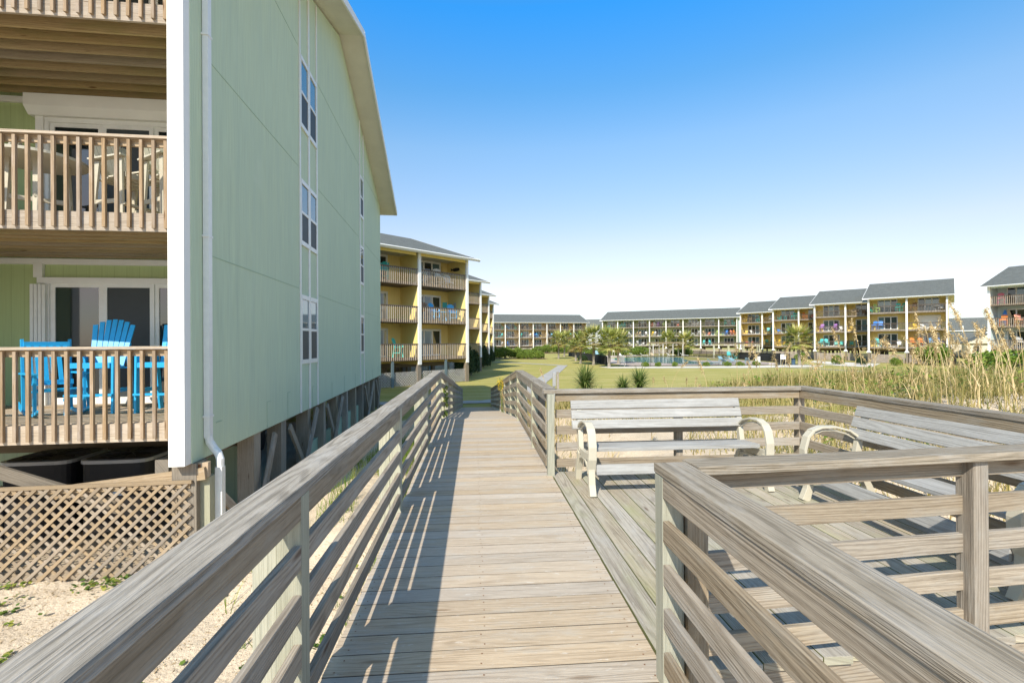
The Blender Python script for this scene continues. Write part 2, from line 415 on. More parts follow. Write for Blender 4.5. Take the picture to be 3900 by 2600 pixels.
strip('path',[(-7,25.4),(-2,25.4),(.6,25.5),(2.2,27.0),(3.6,31),(5.1,38.3),(8.2,50),(11.9,65)],1.25,M['concrete'],.03,'pale concrete path bending away from the foot of the ramp','path')
strip('footpath',[(11.6,64.6),(9,69.5),(6.6,74.2),(2.9,78.2)],1.1,M['concrete'],.022,'thin concrete branch path crossing the lawn','path')
strip('footpath',[(60.5,31.3),(50,35.6),(42,38.6),(39.6,42),(38.2,49),(36.6,55.4)],.7,M['concrete'],.024,'narrow concrete edging path on the right of the lawn','path')
sheet('gravel_strip',[(15.5,59.9),(16.0,56.4),(24,55.4),(32,54.2),(41.5,54.9),(43,56.9),(42.5,59.6),(30,58.6),(20,59.6)],M['gravel'],.02,'white gravel strip in front of the pool fence','gravel')
sheet('mulch_bed',[(2.6,93.5),(13,90),(14.2,93),(13,98),(2.6,101)],M['mulch'],.02,'brown mulch bed under the rounded hedge','mulch')
sheet('mulch_bed',[(16,134),(27.5,134),(27.5,146),(16,146)],M['mulch'],.02,'brown mulch bed under the farther shrubs','mulch')
sheet('pool_deck',[(19.3,60.4),(42,60.4),(44,75),(48,108),(22,110)],M['pooldeck'],.03,'pale pinkish concrete deck around the swimming pool','pool deck')
sheet('pool_water',[(23.6,77),(24.8,72),(27.2,68),(29,64.6),(32,63.8),(34.5,66),(34,74),(37,84),(40.5,91),(39,95.5),(33,96),(27,92),(24,84)],M['water'],.05,'turquoise swimming pool water behind the black fence','water')
sheet('gravel_strip',[(44,63),(52.6,60.6),(62.8,70.6),(61,72.2),(61,83),(56,77),(52,66)],M['gravel'],.02,'pale sand bed along the foot of the yellow apartments','gravel')

# ------------------------------------------------------------------ boardwalk
CY=9.0; SL=.117; EY=24.2
def dz(y): return 0 if y<CY else -(y-CY)*SL
mb=MB(); y=-1.6
while y<CY-.01:
    jx=U(-.004,.004)
    mb.beam((-.655+jx,y+.0685,-.019),(.805+jx*.5,y+.0685,-.019+U(-.0015,.0015)),.1375+U(-.001,.001),.038)
    y+=.1425
while y<EY:
    z=dz(y)-.019
    a=Vector((-.655,y+.0685,dz(y+.0685)-.019)); b=Vector((.805,y+.0685,dz(y+.0685)-.019))
    mb.beam(a,b,.1375,.038,up=(0,SL,1)); y+=.1425
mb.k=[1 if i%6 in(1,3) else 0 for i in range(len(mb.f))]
walk=mb.build('boardwalk',[M['deck'],plain('gap_shade_grime',(.10,.085,.065),.9)],bevel=.0015); tag(walk,'grey wooden boardwalk of cross planks running to the ramp','boardwalk',kind='structure')  # plank sides darkened: shade of the gaps painted in along with grime
mb=MB()
for x in (-.63,.0,.72):
    mb.box(x-.02,-1.6,-.27,x+.02,CY,-.042); mb.beam((x,CY,-.16),(x,EY,dz(EY)-.16),.04,.22)
mb.build('joist',M['rail'],walk)
mb=MB(); y=-1.6
while y<7:
    for x in (-.60,.03,.74):
        for q in (.03,.105):
            xx=x+U(-.012,.012);yy=y+q+U(-.006,.006); mb.face([(xx+.0042*math.cos(k*PI/3),yy+.0042*math.sin(k*PI/3),.0022) for k in range(6)])
    y+=.1425
mb.build('screws',M['rust'],walk)
plat=empty('viewing_platform',(0,0,0)); tag(plat,'square wooden side platform of lengthwise boards opening off the boardwalk','platform')
mb=MB(); x=.815
while x<3.7:
    mb.beam((x+.071,2.00+.075*(x-.8)+U(-.008,.008),-.019),(x+.071,5.24,-.019+U(-.001,.001)),.1385,.038); x+=.1455
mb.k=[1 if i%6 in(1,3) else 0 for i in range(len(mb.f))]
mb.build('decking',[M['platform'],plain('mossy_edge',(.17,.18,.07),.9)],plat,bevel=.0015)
mb=MB(); mb.beam((.82,2.035,-.146),(3.72,2.25,-.146),.038,.208); mb.box(.82,5.15,-.25,3.72,5.19,-.042); mb.box(3.68,2.28,-.25,3.72,5.14,-.042); mb.build('fascia_board',M['rail'],plat,bevel=.003)
mb=MB()
for xx in (1.3,2.3,3.5):
    for yy in (2.3,5.0): mb.box(xx-.07,yy-.07,-1.9,xx+.07,yy+.07,-.042)
mb.build('support_post',M['post'],plat)
mb=MB()
for xx in range(5): mb.box(.83,2.42+xx*.62,-.25,3.67,2.34+xx*.62,-.042)
mb.build('joist',M['rail'],plat)

RZ=[.8175-i*.177 for i in range(5)]; RT=.028; RH=.087
def railing(name,label,pathpts,inner,posts,outer=True,base=(0,0,0),capw=.14,trim0=0,trim1=0):
    """pathpts: centre line of the rails [(x,y,z)], inner: unit vector to the post side"""
    root=empty(name,base); tag(root,label,'railing')
    n=Vector(inner)
    P=[Vector(p) for p in pathpts]
    mb=MB()
    for i in range(len(P)-1):
        a=P[i]+n*.0;b=P[i+1]
        mb.beam(a+Vector((0,0,.881))-n*.051,b+Vector((0,0,.881))-n*.051,capw,.038)
    mb.build('cap',M['cap'],root,bevel=.004)
    for rz in RZ:
        mb=MB()
        for i in range(len(P)-1): mb.beam(P[i]+Vector((0,0,rz)),P[i+1]+Vector((0,0,rz)),RT,RH)
        mb.build('rail',M['rail'],root,bevel=.003)
    for (x,y,z) in posts:
        mb=MB(); c=Vector((x,y,z))-n*.0285
        lo=-.25
        mb.box(c.x-.0445,c.y-.042,z+lo,c.x+.0445,c.y+.042,z+.860,axis='z')
        mb.build('post',M['post'],root,bevel=.004)
        if outer:
            mb=MB(); c=Vector((x,y,z))-n*.122
            t=Vector((-n.y,n.x,0))*.02
            mb.box(c.x-.044+t.x,c.y-.044+t.y,gz(c.x,c.y)-.1,c.x+.044+t.x,c.y+.044+t.y,z+.858,axis='z')
            mb.build('outer_post',M['post'] if R()<.5 else M['rail'],root,bevel=.004)
    return root
def pth(x,ysl): return [(x,y,dz(y)) for y in ysl]
railing('railing','long weathered railing on the left side of the boardwalk and ramp',pth(-.644,[-1.6,CY,EY-.1]),(1,0,0),pth(-.644,[-.5,1.84,4.15,6.5,8.95,11.2,13.5,15.8,18.1,20.4,22.6,24.05]))
railing('railing','weathered railing on the right side of the ramp beyond the platform',pth(.770,[5.22,CY,EY-.1]),(-1,0,0),pth(.770,[6.5,8.8,10.65,12.8,15.1,17.4,19.7,22.0,24.05]))
# near railing: along the walk, then turning right in front of the platform
r=railing('railing','nearest weathered railing at lower right turning along the platform front',[(.770,-1.6,0),(.770,2.0,0)],(-1,0,0),[(.770,1.955,0),(.770,-.4,0)])
def extra(root,p0,p1,n,posts,post_off,capc):
    mb=MB(); mb.beam(Vector(capc[0])+Vector((0,0,.881)),Vector(capc[1])+Vector((0,0,.881)),.14,.038); mb.build('cap',M['cap'],root,bevel=.004)
    for rz in RZ:
        mb=MB(); mb.beam(Vector(p0)+Vector((0,0,rz)),Vector(p1)+Vector((0,0,rz)),RT,RH); mb.build('rail',M['rail'],root,bevel=.003)
    for x,y in posts:
        mb=MB(); mb.box(x-.036,y-.0445,-1.8 if post_off else -.25,x+.036,y+.0445,.8605,axis='z'); mb.build('post',M['post'] if (y>5 and x<1) else M['rail'],root,bevel=.004)
extra(r,(.80,2.0,0),(3.66,2.21,0),None,[(2.30,2.084),(3.6,2.18)],True,[(.90,1.978,0),(3.76,2.19,0)])
r2=empty('railing',(0,0,0)); tag(r2,'weathered railing around the far and right sides of the platform behind the benches','railing')
extra(r2,(.86,5.175,0),(3.62,5.175,0),None,[(.797,5.12),(2.25,5.24),(3.67,5.24)],True,[(.73,5.20,0),(3.62,5.20,0)])
extra(r2,(3.64,5.17,0),(3.64,2.22,0),None,[(3.705,3.4),(3.705,2.35)],True,[(3.69,5.27,0),(3.69,2.26,0)])

# ------------------------------------------------------------------ benches
def bench():
    t=empty('park_bench',(0,0,0)); L=1.75
    for x0 in (0,L-.06):
        mb=MB(); x1=x0+.06
        mb.ribbon([(-.035,0),(.0,.10),(.015,.22),(.02,.34)],[.075,.06,.055,.055],x0,x1)
        mb.ribbon([(.02,.20),(-.035,.34),(-.04,.45),(-.01,.56),(.04,.615)],[.026]*5,x0-.008,x1+.008)
        mb.ribbon([(.025,.612),(.12,.645),(.25,.645),(.38,.61),(.46,.555)],[.022,.02,.018,.018,.024],x0-.006,x1+.006)
        mb.ribbon([(.06,.585),(.14,.612),(.25,.612),(.36,.58),(.44,.535)],[.012]*5,x0+.02,x1-.02)
        mb.ribbon([(.02,.345),(.2,.33),(.38,.325),(.46,.345)],[.075,.06,.06,.07],x0+.01,x1-.01)
        mb.ribbon([(.60,0),(.555,.12),(.50,.22),(.46,.31)],[.08,.06,.05,.06],x0,x1)
        mb.ribbon([(.535,.15),(.46,.25),(.34,.285),(.20,.28),(.11,.24),(.055,.17)],[.03,.03,.026,.026,.03,.03],x0+.01,x1-.01)
        mb.ribbon([(.45,.32),(.475,.5),(.525,.66),(.575,.80)],[.07,.05,.045,.035],x0+.005,x1-.005)
        mb.build('end_frame',M['cream'],t,bevel=.004)
    mb=MB()
    for i,(y,z) in enumerate(((.105,.408),(.20,.402),(.295,.398))):
        mb.beam((.065,y,z),(L-.065,y,z),.093,.035)
    mb.beam((.072,-.008,.240),(L-.072,-.008,.240),.03,.095,up=(0,.25,1))
    mb.build('seat',M['bench_wood'],t,bevel=.004)
    for k in range(3):
        mb=MB(); z=.575+k*.0965; y=.470+k*.034
        mb.beam((-.055,y,z),(L-.01,y,z),.03,.089,up=(0,.34,1)); mb.build('back_board',M['bench_wood'],t,bevel=.004)
    return t
b1=bench(); b1.location=(1.03,4.38,0); tag(b1,'weathered slatted bench with cream arms facing the camera across the platform','bench',group='benches on the wooden platform')
b2=ctree(b1); b2.location=(2.94,4.12,0); b2.rotation_euler=(0,0,-PI/2); b2['label']='weathered slatted bench with cream arms seen side-on along the right railing'

# ------------------------------------------------------------------ chairs
def adirondack(bar,mat,detail=True,name='patio_chair'):
    """origin under the seat, faces -y; bar=True is counter height"""
    sh=.74 if bar else .38; bh=.72 if bar else .70
    parts={}
    mb=MB()
    for i in range(5 if detail else 2):
        w=.09 if detail else .22; y=-.24+i*(.1 if detail else .24)+w/2
        mb.beam((-.26,y,sh-.02*i),(.26,y,sh-.02*i),w,.022)
    mb.beam((-.26,-.25,sh-.03),(.26,-.25,sh-.03),.022,.07); parts['seat']=mb
    mb=MB(); n=7 if detail else 5
    for i in range(n):
        u=(i-(n-1)/2)/((n-1)/2); top=bh*(1-.13*u*u)
        mb.beam((u*.19,.20,sh-.05),(u*.255,.20+.34*top,sh+top*.94),.066 if detail else .1,.02,up=(0,-1,.3))
    mb.beam((-.26,.33,sh+.28),(.26,.33,sh+.28),.03,.06); parts['backrest']=mb
    mb=MB()
    for s_ in(-1,1):
        mb.beam((s_*.31,-.30,sh+.22),(s_*.31,.30,sh+.20),.11,.024)
    parts['armrests']=mb
    for k,(sx,sy) in enumerate(((-1,-1),(1,-1),(-1,1),(1,1))):
        mb=MB()
        if sy<0: mb.beam((sx*.29,-.22,0),(sx*.29,-.20,sh+.21),.03,.09,up=(0,1,0))
        else: mb.beam((sx*.29,.32 if bar else .42,0),(sx*.29,.20 if bar else -.1,sh+(.18 if bar else -.05)),.03,.08,up=(0,1,0))
        parts['leg%d'%k]=mb
    if bar:
        mb=MB(); mb.beam((-.3,-.25,.28),(.3,-.25,.28),.09,.03)
        mb.beam((-.29,-.2,.33),(-.29,.25,.33),.02,.06); mb.beam((.29,-.2,.33),(.29,.25,.33),.02,.06); parts['footrest']=mb
    if detail:
        t=empty(name,(0,0,0))
        for k,mb in parts.items(): mb.build('leg' if k.startswith('leg') else k,mat,t)
        return t
    al=MB()
    for mb in parts.values():
        al.v_off=len(al.v)
        o=len(al.v); al.v+=mb.v; al.f+=[tuple(i+o for i in f) for f in mb.f]; al.u+=mb.u; al.t+=mb.t; al.k+=mb.k
    return al.mesh(name,mat)
_ch={}
def far_chair(color,kind):
    k=(color,kind)
    if k not in _ch:
        if kind=='lounge':
            mb=MB()
            mb.beam((0,-.9,.32),(0,.2,.32),.6,.04); mb.beam((0,.2,.32),(0,.75,.75),.6,.04)
            for x in(-.26,.26):
                for y in(-.8,.15,.5): mb.box(x-.02,y-.02,0,x+.02,y+.02,.32)
            _ch[k]=mb.mesh('lounge_chair',CH[color])
        elif kind=='table':
            mb=MB(); mb.tube([(0,0,.70),(0,0,.74)],.45,14)
            for a in range(4): mb.beam((.3*math.cos(a*PI/2+.8),.3*math.sin(a*PI/2+.8),0),(.2*math.cos(a*PI/2+.8),.2*math.sin(a*PI/2+.8),.7),.05,.05)
            _ch[k]=mb.mesh('patio_table',CH[color])
        else: _ch[k]=adirondack(kind=='bar',CH[color],False,'patio_chair')
    return _ch[k]

# ------------------------------------------------------------------ apartment blocks
BAY=4.76; DEP=17.8; F0=.15; FH=2.745; EV=8.2; RG=11.16
PITCH=(RG-EV)/(DEP/2)
def ww(root,x,y,z): 
    return root.matrix_world@Vector((x,y,z)) if False else (Matrix.Translation(root.location)@Euler(root.rotation_euler).to_matrix().to_4x4()@Vector((x,y,z)))
_m={}
def rail_mesh(w,det):
    k=('rail',round(w,2),det)
    if k in _m: return _m[k]
    mb=MB(); n=int(w/(.145 if det==1 else .165)); st=w/n
    mb.slot=1
    mb.beam((0,.02,.985),(w,.02,.985),.14,.035) ; mb.beam((0,.035,.92),(w,.035,.92),.035,.09)
    mb.slot=0
    for i in range(n):
        x=(i+.5)*st
        hw=.019 if det==1 else .016; mb.box(x-hw,-.042,-.20+U(-.006,.006),x+hw,-.003,.945,axis='z')
    for x in (.045,w-.045): mb.box(x-.044,-.002,-.2,x+.044,.086,.967,axis='z')
    mm={0:M['far_rail'],1:M['balu'],2:M['balu2']}[det]
    _m[k]=mb.mesh('balcony_railing',[mm,M['tan'] if det==1 else M['far_rail']]); return _m[k]
def door_mesh(w,var,det=False):
    k=('door',round(w,2),var,det)
    if k in _m: return _m[k]
    mb=MB(); h=2.08; fr=.07
    mb.slot=0
    mb.wall(-.06,-.05,0,0,.02,h+.06); mb.wall(w,-.05,0,w+.06,.02,h+.06); mb.wall(-.06,-.05,h,w+.06,.021,h+.09)
    pw=w/3
    for i in range(3):
        x0=i*pw;x1=x0+pw; yy=-.02 if i%2 else 0
        mb.slot=0
        mb.wall(x0,yy-.02,0,x0+fr,yy+.018,h); mb.wall(x1-fr,yy-.02,0,x1,yy+.018,h)
        mb.wall(x0+fr,yy-.02,h-fr,x1-fr,yy+.018,h); mb.wall(x0+fr,yy-.02,0,x1-fr,yy+.018,.12)
        mb.slot=1 if (var>>i)&1 else 2
        mb.wall(x0+fr,yy-.005,.12,x1-fr,yy+.005,h-fr)
    _m[k]=mb.mesh('sliding_door',[M['whitev'],M['glass'],M['glassb'] if not det else M['winscreen']]); return _m[k]
def lattice_bm(w,h,sp=.115,sl=.035,sag=0):
    mb=MB()
    for sgn,y in((1,-.006),(-1,.006)):
        c=-h
        while c<w+h:
            # line x = c + t , z = t (sgn 1) or h - t
            t0=max(0,-c); t1=min(h,w-c)
            if t1>t0+.02:
                z0,z1=(t0,t1) if sgn>0 else (h-t0,h-t1)
                mb.beam((c+t0,y,z0),(c+t1,y,z1),.011,sl,up=(0,0,1)) if False else mb.beam((c+t0,y,z0),(c+t1,y,z1),sl,.011,up=(0,1,0))
            c+=sp*1.414
    return mb
def block(name,label,loc,rz,nb,wall,rd=False,side=None,trimw=.25,detail=False,hipL=False,hipR=False,screen='slats',shutter=()):
    t=empty(name,loc,rz); tag(t,label,'apartment building')
    W=nb*BAY; side=side or wall
    # end walls and party walls
    for i in range(nb+1):
        x=-i*BAY; mb=MB(); mat=side
        if i in(0,nb):
            prof=[(0,-.16),(DEP,-.16),(DEP,EV),(DEP/2,RG-.06),(0,EV)]
            mb.prism([(a,b) for a,b in prof],x-.10 if i else -.20,x+.10 if i else 0,axis='x')
            # uv already (y,z)
            mb.build('end_wall',M['mint_gable'] if detail and i==0 else side,t)
        else:
            mb.wall(x-.1,.0,-.16,x+.1,3.2,EV-.02); mb.build('party_wall',wall,t)
        mb=MB(); xx=x-.10 if i==0 else x
        mb.box((-.205 if detail else -.228) if i==0 else x-trimw/2,-.16 if detail else -.10,-.16,(-.012 if detail else -.022) if i==0 else x+trimw/2,.05,EV-.05)
        if screen=='slats':
            mb.prism([(xx-.14,-.16),(xx-.34,-.50),(xx+.34,-.50),(xx+.14,-.16)],-.12,.12)
        mb.build('column',M['white'],t)
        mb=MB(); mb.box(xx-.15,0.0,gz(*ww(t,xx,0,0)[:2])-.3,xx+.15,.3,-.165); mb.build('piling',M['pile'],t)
    # back volume wall (recess)
    mb=MB()
    mb.wall(-W+.1,2.35,-.1,-.21,2.5,EV-.02); mb.build('back_wall',wall,t)
    mb=MB(); mb.wall(-W+.1,DEP-.15,-.1,-.21,DEP-.01,EV-.02); mb.build('rear_wall',wall,t)
    mb=MB(); mb.wall(-W+.1,2.52,-.15,-.21,DEP-.2,.0); mb.build('ground_floor_slab',M['pile'],t)
    dv=[7,3,5,6,1,2,4]
    for i in range(nb):
        x1=-i*BAY-(.2 if i==0 else .1)-.02; x0=-(i+1)*BAY+.12; w=x1-x0
        mbs=MB(); 
        for k in range(3):
            z=F0+k*FH
            mb=MB(); mb.box(x0,.0,z,x1,.038,z+.24,axis='x')
            fl=mb.build('rim_board',M['tan'] if detail else M['dark_rim'] if screen=='lattice' else M['far_rim'],t)
            mb=MB()
            if detail:
                yy=.045
                while yy<2.33: mb.beam((x0,yy+.068,z+.235),(x1,yy+.068,z+.235),.135,.03); yy+=.141
            else: mb.box(x0,.04,z+.05,x1,2.34,z+.24,axis='x')
            mb.build('balcony_floor',M['tan'] if detail else M['dark_rim'] if screen=='lattice' else M['far_rim'],t)
            if detail:
                mb=MB(); 
                for j in range(1,9): mb.box(x0,.04+j*.265-.02,z-.002,x1,.04+j*.265+.02,z+.215,axis='x')
                mb.build('joist',M['joist'],t)
                mb=MB(); mb.box(x0,2.30,z-.10,x1,2.348,z+.0,axis='x'); mb.build('ceiling_trim',M['white'],t)
            link('balcony_railing',rail_mesh(w,1 if detail else 2 if screen=='lattice' else 0),t,(x0,0,z+.24))
            dw=2.46
            dx=(-3.37 if detail else x0+(1.15 if (i%2==0) else .9)) if not (detail and i) else x0+.9
            if k in shutter and i==0 and not detail:
                mb=MB(); mb.wall(dx-.1,2.27,z+.25,dx+dw+.2,2.34,z+2.4); mb.build('roll_shutter',M['whitev'],t)
            else:
                link('sliding_door',door_mesh(dw,dv[(i*2+k*3+len(label))%7] if not detail else (5 if k else 5),detail),t,(dx,2.33,z+.245))
            if detail or i%2==0:
                mb=MB(); lx=dx-.95 if detail else dx-.45
                mb.box(lx-.07,2.25,z+1.95,lx+.07,2.348,z+2.12); mb.build('wall_light',M['cream'],t)
    # ceiling under roof
    mb=MB(); mb.wall(-W+.1,0,EV-.12,-.21,DEP-.02,EV-.03); mb.build('ceiling',M['soffit'],t)
    # roof
    oh=.62; og=.75; mb=MB(); th=.14
    def rp(x,y):  # top surface point
        yy=min(y,DEP-y); return (x,y,EV+.16+yy*PITCH)
    xl=-W-og;xr=og
    hl=3.6 if hipL else 0; hr=3.6 if hipR else 0
    sl=math.hypot(1,PITCH)
    def roofface(pts): 
        top=[rp(x,y) for x,y in pts]
        mb.face(top,[(p[0],min(p[1],DEP-p[1])*sl) for p in top])
    roofface([(xl,-oh),(xr,-oh),(xr-hr,DEP/2),(xl+hl,DEP/2)])
    roofface([(xr,DEP+oh),(xl,DEP+oh),(xl+hl,DEP/2),(xr-hr,DEP/2)])
    if hipR: mb.face([rp(xr,-oh),rp(xr,DEP+oh),rp(xr-hr,DEP/2)],[(0,0),(18,0),(9,5)])
    if hipL: mb.face([rp(xl,-oh),rp(xl+hl,DEP/2),rp(xl,DEP+oh)],[(0,0),(9,5),(18,0)])
    ro=mb.build('roof',M['shingle'],t)
    mb=MB()
    def lp(x,y): a=rp(x,y); return (a[0],a[1],a[2]-.16)
    mb.face([lp(xl,-oh),lp(xl+hl,DEP/2),lp(xr-hr,DEP/2),lp(xr,-oh)]); mb.face([lp(xl,DEP+oh),lp(xr,DEP+oh),lp(xr-hr,DEP/2),lp(xl+hl,DEP/2)])
    mb.build('soffit',M['soffit'],ro)
    mb=MB()
    z=rp(0,-oh)[2]
    mb.box(xl,-oh-.05,z-.19,xr,-oh-.002,z+.0,axis='x'); mb.box(xl,DEP+oh+.002,z-.19,xr,DEP+oh+.05,z,axis='x')
    for x,h in((xl,hipL),(xr,hipR)):
        if h: mb.box(x-.02,-oh,z-.19,x+.02,DEP+oh,z,axis='y')
        else:
            a=Vector(rp(x,-oh));b=Vector(rp(x,DEP/2));c=Vector(rp(x,DEP+oh)); d=Vector((0,0,-.10))
            mb.beam(a+d,b+d,.05,.20); mb.beam(b+d,c+d,.05,.20)
    mb.build('fascia',M['white'],ro)
    if not detail:
        mb=MB(); mb.tube([(-W+.1,-oh-.11,z-.06),(xr-.05,-oh-.11,z-.06)],.06,6); mb.build('gutter',M['whitev'],ro)
    if screen=='slats':
        for i in range(nb):
            x0=-(i+1)*BAY+.25;x1=-i*BAY-.25; g0=gz(*ww(t,(x0+x1)/2,0,0)[:2])
            mb=MB(); n=16; sag=.16*R()+.05
            for j in range(n):
                def zt(u): return g0+1.42+.12*abs(2*u-1)**2-sag*.5
                u0,u1=j/n,(j+1)/n; xa=x0+(x1-x0)*u0; xb=x0+(x1-x0)*u1
                hh=int((zt(u0)-g0-.05)/.09)
                for q in range(hh):
                    f0=q/hh;f1=(q+.8)/hh
                    za0=g0+.05+(zt(u0)-g0-.05)*f0;za1=g0+.05+(zt(u0)-g0-.05)*f1
                    zb0=g0+.05+(zt(u1)-g0-.05)*f0;zb1=g0+.05+(zt(u1)-g0-.05)*f1
                    mb.beam((xa,.1,(za0+za1)/2),(xb,.1,(zb0+zb1)/2),.02,za1-za0)
            mb.build('ground_screen',M['screen'],t)
    elif screen=='lattice':
        for i in range(nb):
            x0=-(i+1)*BAY+.3;x1=-i*BAY-.1
            l=lattice_bm(x1-x0,1.0,.15,.05); l.build('ground_screen',M['grey_lattice'],t,(x0,.1,-1.65))
            mb=MB(); mb.box((x0+x1)/2-.1,.0,-1.8,(x0+x1)/2+.1,.08,.14,axis='z'); mb.build('piling',M['slate'],t)
    for i in range(nb):
        mb=MB(); mb.wall(-(i+1)*BAY+.13,.004,EV-.34,-i*BAY-.24,.05,EV-.125); mb.build('header_beam',wall,t)
    # under-building dark structure: beams
    mb=MB()
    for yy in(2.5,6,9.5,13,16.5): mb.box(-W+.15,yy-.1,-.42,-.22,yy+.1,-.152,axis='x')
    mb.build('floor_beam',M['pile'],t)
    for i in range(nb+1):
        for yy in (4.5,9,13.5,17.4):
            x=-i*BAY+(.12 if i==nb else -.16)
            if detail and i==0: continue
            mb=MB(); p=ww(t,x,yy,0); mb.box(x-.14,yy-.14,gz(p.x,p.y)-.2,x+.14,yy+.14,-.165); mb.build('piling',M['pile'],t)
    return t
GR=block('apartment_building','mint green three storey apartment building with blank gable wall at the left edge',(-3.742,6.703,0),rad(3.04),2,M['lime'],M['mint_gable'],detail=True,screen='near')
blocks={}
def mk(key,label,loc,rz,nb,wall,**kw): blocks[key]=(block('apartment_building',label,loc,rad(rz),nb,wall,**kw),nb)
mk('A','nearest yellow apartment block behind the mint gable wall on the left',(-.56,39.25,0),42,3,M['yellow'],screen='lattice')
mk('B','second yellow apartment block of the left stepped row',(.68,53.6,0),42,2,M['yellow'],screen='lattice')
mk('C','third yellow apartment block of the left stepped row',(2.0,68.6,0),42,2,M['yellow'],screen='lattice')
mk('D','farthest yellow apartment block of the left stepped row, smallest in view',(3.2,83.7,0),42,2,M['yellow'],screen='lattice')
mk('E','long peach apartment block with grey roof across the lawn, left of the swimming pool',(9.8+6*4.73,160.5+2.6,0),8,8,M['peach'])
def right_corner(X,Y,rot,nb): 
    a=rad(rot); return (X+nb*BAY*math.cos(a),Y+nb*BAY*math.sin(a),0)
mk('F','long pale green apartment block behind the swimming pool',right_corner(39.6,148.1,-30.4,8),-30.4,8,M['green_blk'])
for key,X,Y,lab in (('G1',63.2,111,'farthest and smallest yellow block of the right stepped row'),('G2',63.0,98,'second smallest yellow block of the right stepped row'),
     ('G3',62.9,85.3,'yellow block next to the largest in the right stepped row'),('G4',63.2,73.3,'largest yellow block at the near end of the right stepped row')):
    mk(key,lab,right_corner(X,Y,-46.6,2),-46.6,2,M['yellow'],shutter=(1,) if key=='G4' else ())
mk('H','pale blue-white apartment block cut by the right edge of the photo',right_corner(64.6,56.2,-66,2),-66,2,M['blue_blk'],screen='lattice')

# far chairs on balconies: (block, bay from right, storey, x along bay, colour, kind)
FL={0:'lowest',1:'middle',2:'top'}
def bayname(i,nb):
    j=nb-1-i
    return ['first','second','third','fourth','fifth','sixth','seventh','eighth'][j]+' bay'
BL={'A':'nearest left yellow block','B':'second left yellow block','C':'third left yellow block','D':'farthest left yellow block','E':'far peach block','F':'long pale green block','G1':'smallest right yellow block','G2':'second right yellow block','G3':'third right yellow block','G4':'largest right yellow block','H':'pale blue block'}
spec=[]
def S(b,bay,fl,items): spec.append((b,bay,fl,items))
# bay counted from the LEFT, 0-based
S('A',0,0,[(3.6,'teal','bar')]);S('A',1,0,[(3.4,'teal','bar')]);S('A',1,2,[(1.2,'teal','bar'),(2.2,'teal','bar')])
S('A',2,1,[(.7,'brown','bar'),(1.9,'skyblue','bar'),(2.8,'skyblue','table'),(3.7,'skyblue','bar')]);S('A',2,2,[(.8,'white','bar'),(2.3,'white','bar'),(3.4,'white','low')])
S('B',1,1,[(3.0,'white','bar')]);S('B',1,0,[(3.2,'white','bar')]);S('C',1,1,[(3.4,'tan','bar')]);S('D',1,1,[(3.5,'yellow','bar')])
E_=[[('grey','table'),None,('white','bar')],[('teal','bar'),('teal','bar'),('grey','table')],[('teal','table'),('green','bar'),('skyblue','bar')],[('brown','bar'),('white','low'),('brown','bar')],[('grey','low'),('blue','bar'),('yellow','lounge')],[None,('white','bar'),('white','lounge')],[('yellow','bar'),('teal','bar'),('brown','table')]]
eb={1:((2,'white',.5,'bar'),(2,'green',4.0,'bar'),(1,'teal',.9,'bar'),(1,'teal',2.7,'table'),(1,'turquoise',3.6,'bar'),(0,'grey',1.0,'table'),(0,'grey',3.7,'bar')),
 0:((1,'turquoise',2.6,'bar'),(1,'turquoise',3.4,'table'),(0,'white',2.6,'low'),(0,'white',3.9,'low'),(2,'grey',3.2,'table')),
 2:((2,'skyblue',.6,'bar'),(2,'skyblue',1.4,'table'),(2,'green',3.6,'bar'),(1,'white',1.2,'lounge'),(1,'tan',3.6,'lounge'),(0,'blue',1.1,'bar'),(0,'blue',3.7,'lounge')),
 3:((2,'brown',.5,'table'),(2,'tan',2.0,'bar'),(1,'teal',.6,'bar'),(1,'white',2.6,'table'),(1,'white',3.8,'bar')),
 4:((2,'green',.4,'low'),(2,'grey',3.6,'table'),(1,'blue',.6,'bar'),(1,'skyblue',1.5,'bar'),(1,'yellow',3.4,'lounge')),
 5:((1,'white',.5,'bar'),(1,'skyblue',1.8,'bar'),(1,'white',3.7,'lounge')),
 6:((2,'yellow',.6,'bar'),(2,'yellow',3.8,'bar'),(1,'teal',.6,'bar'),(1,'teal',3.0,'table'),(1,'teal',3.9,'bar')),
 7:((2,'grey',2.5,'bar'),)}
for bay,its in eb.items():
    for fl,c,x,k in its: S('E',bay,fl,[(x,c,k)])
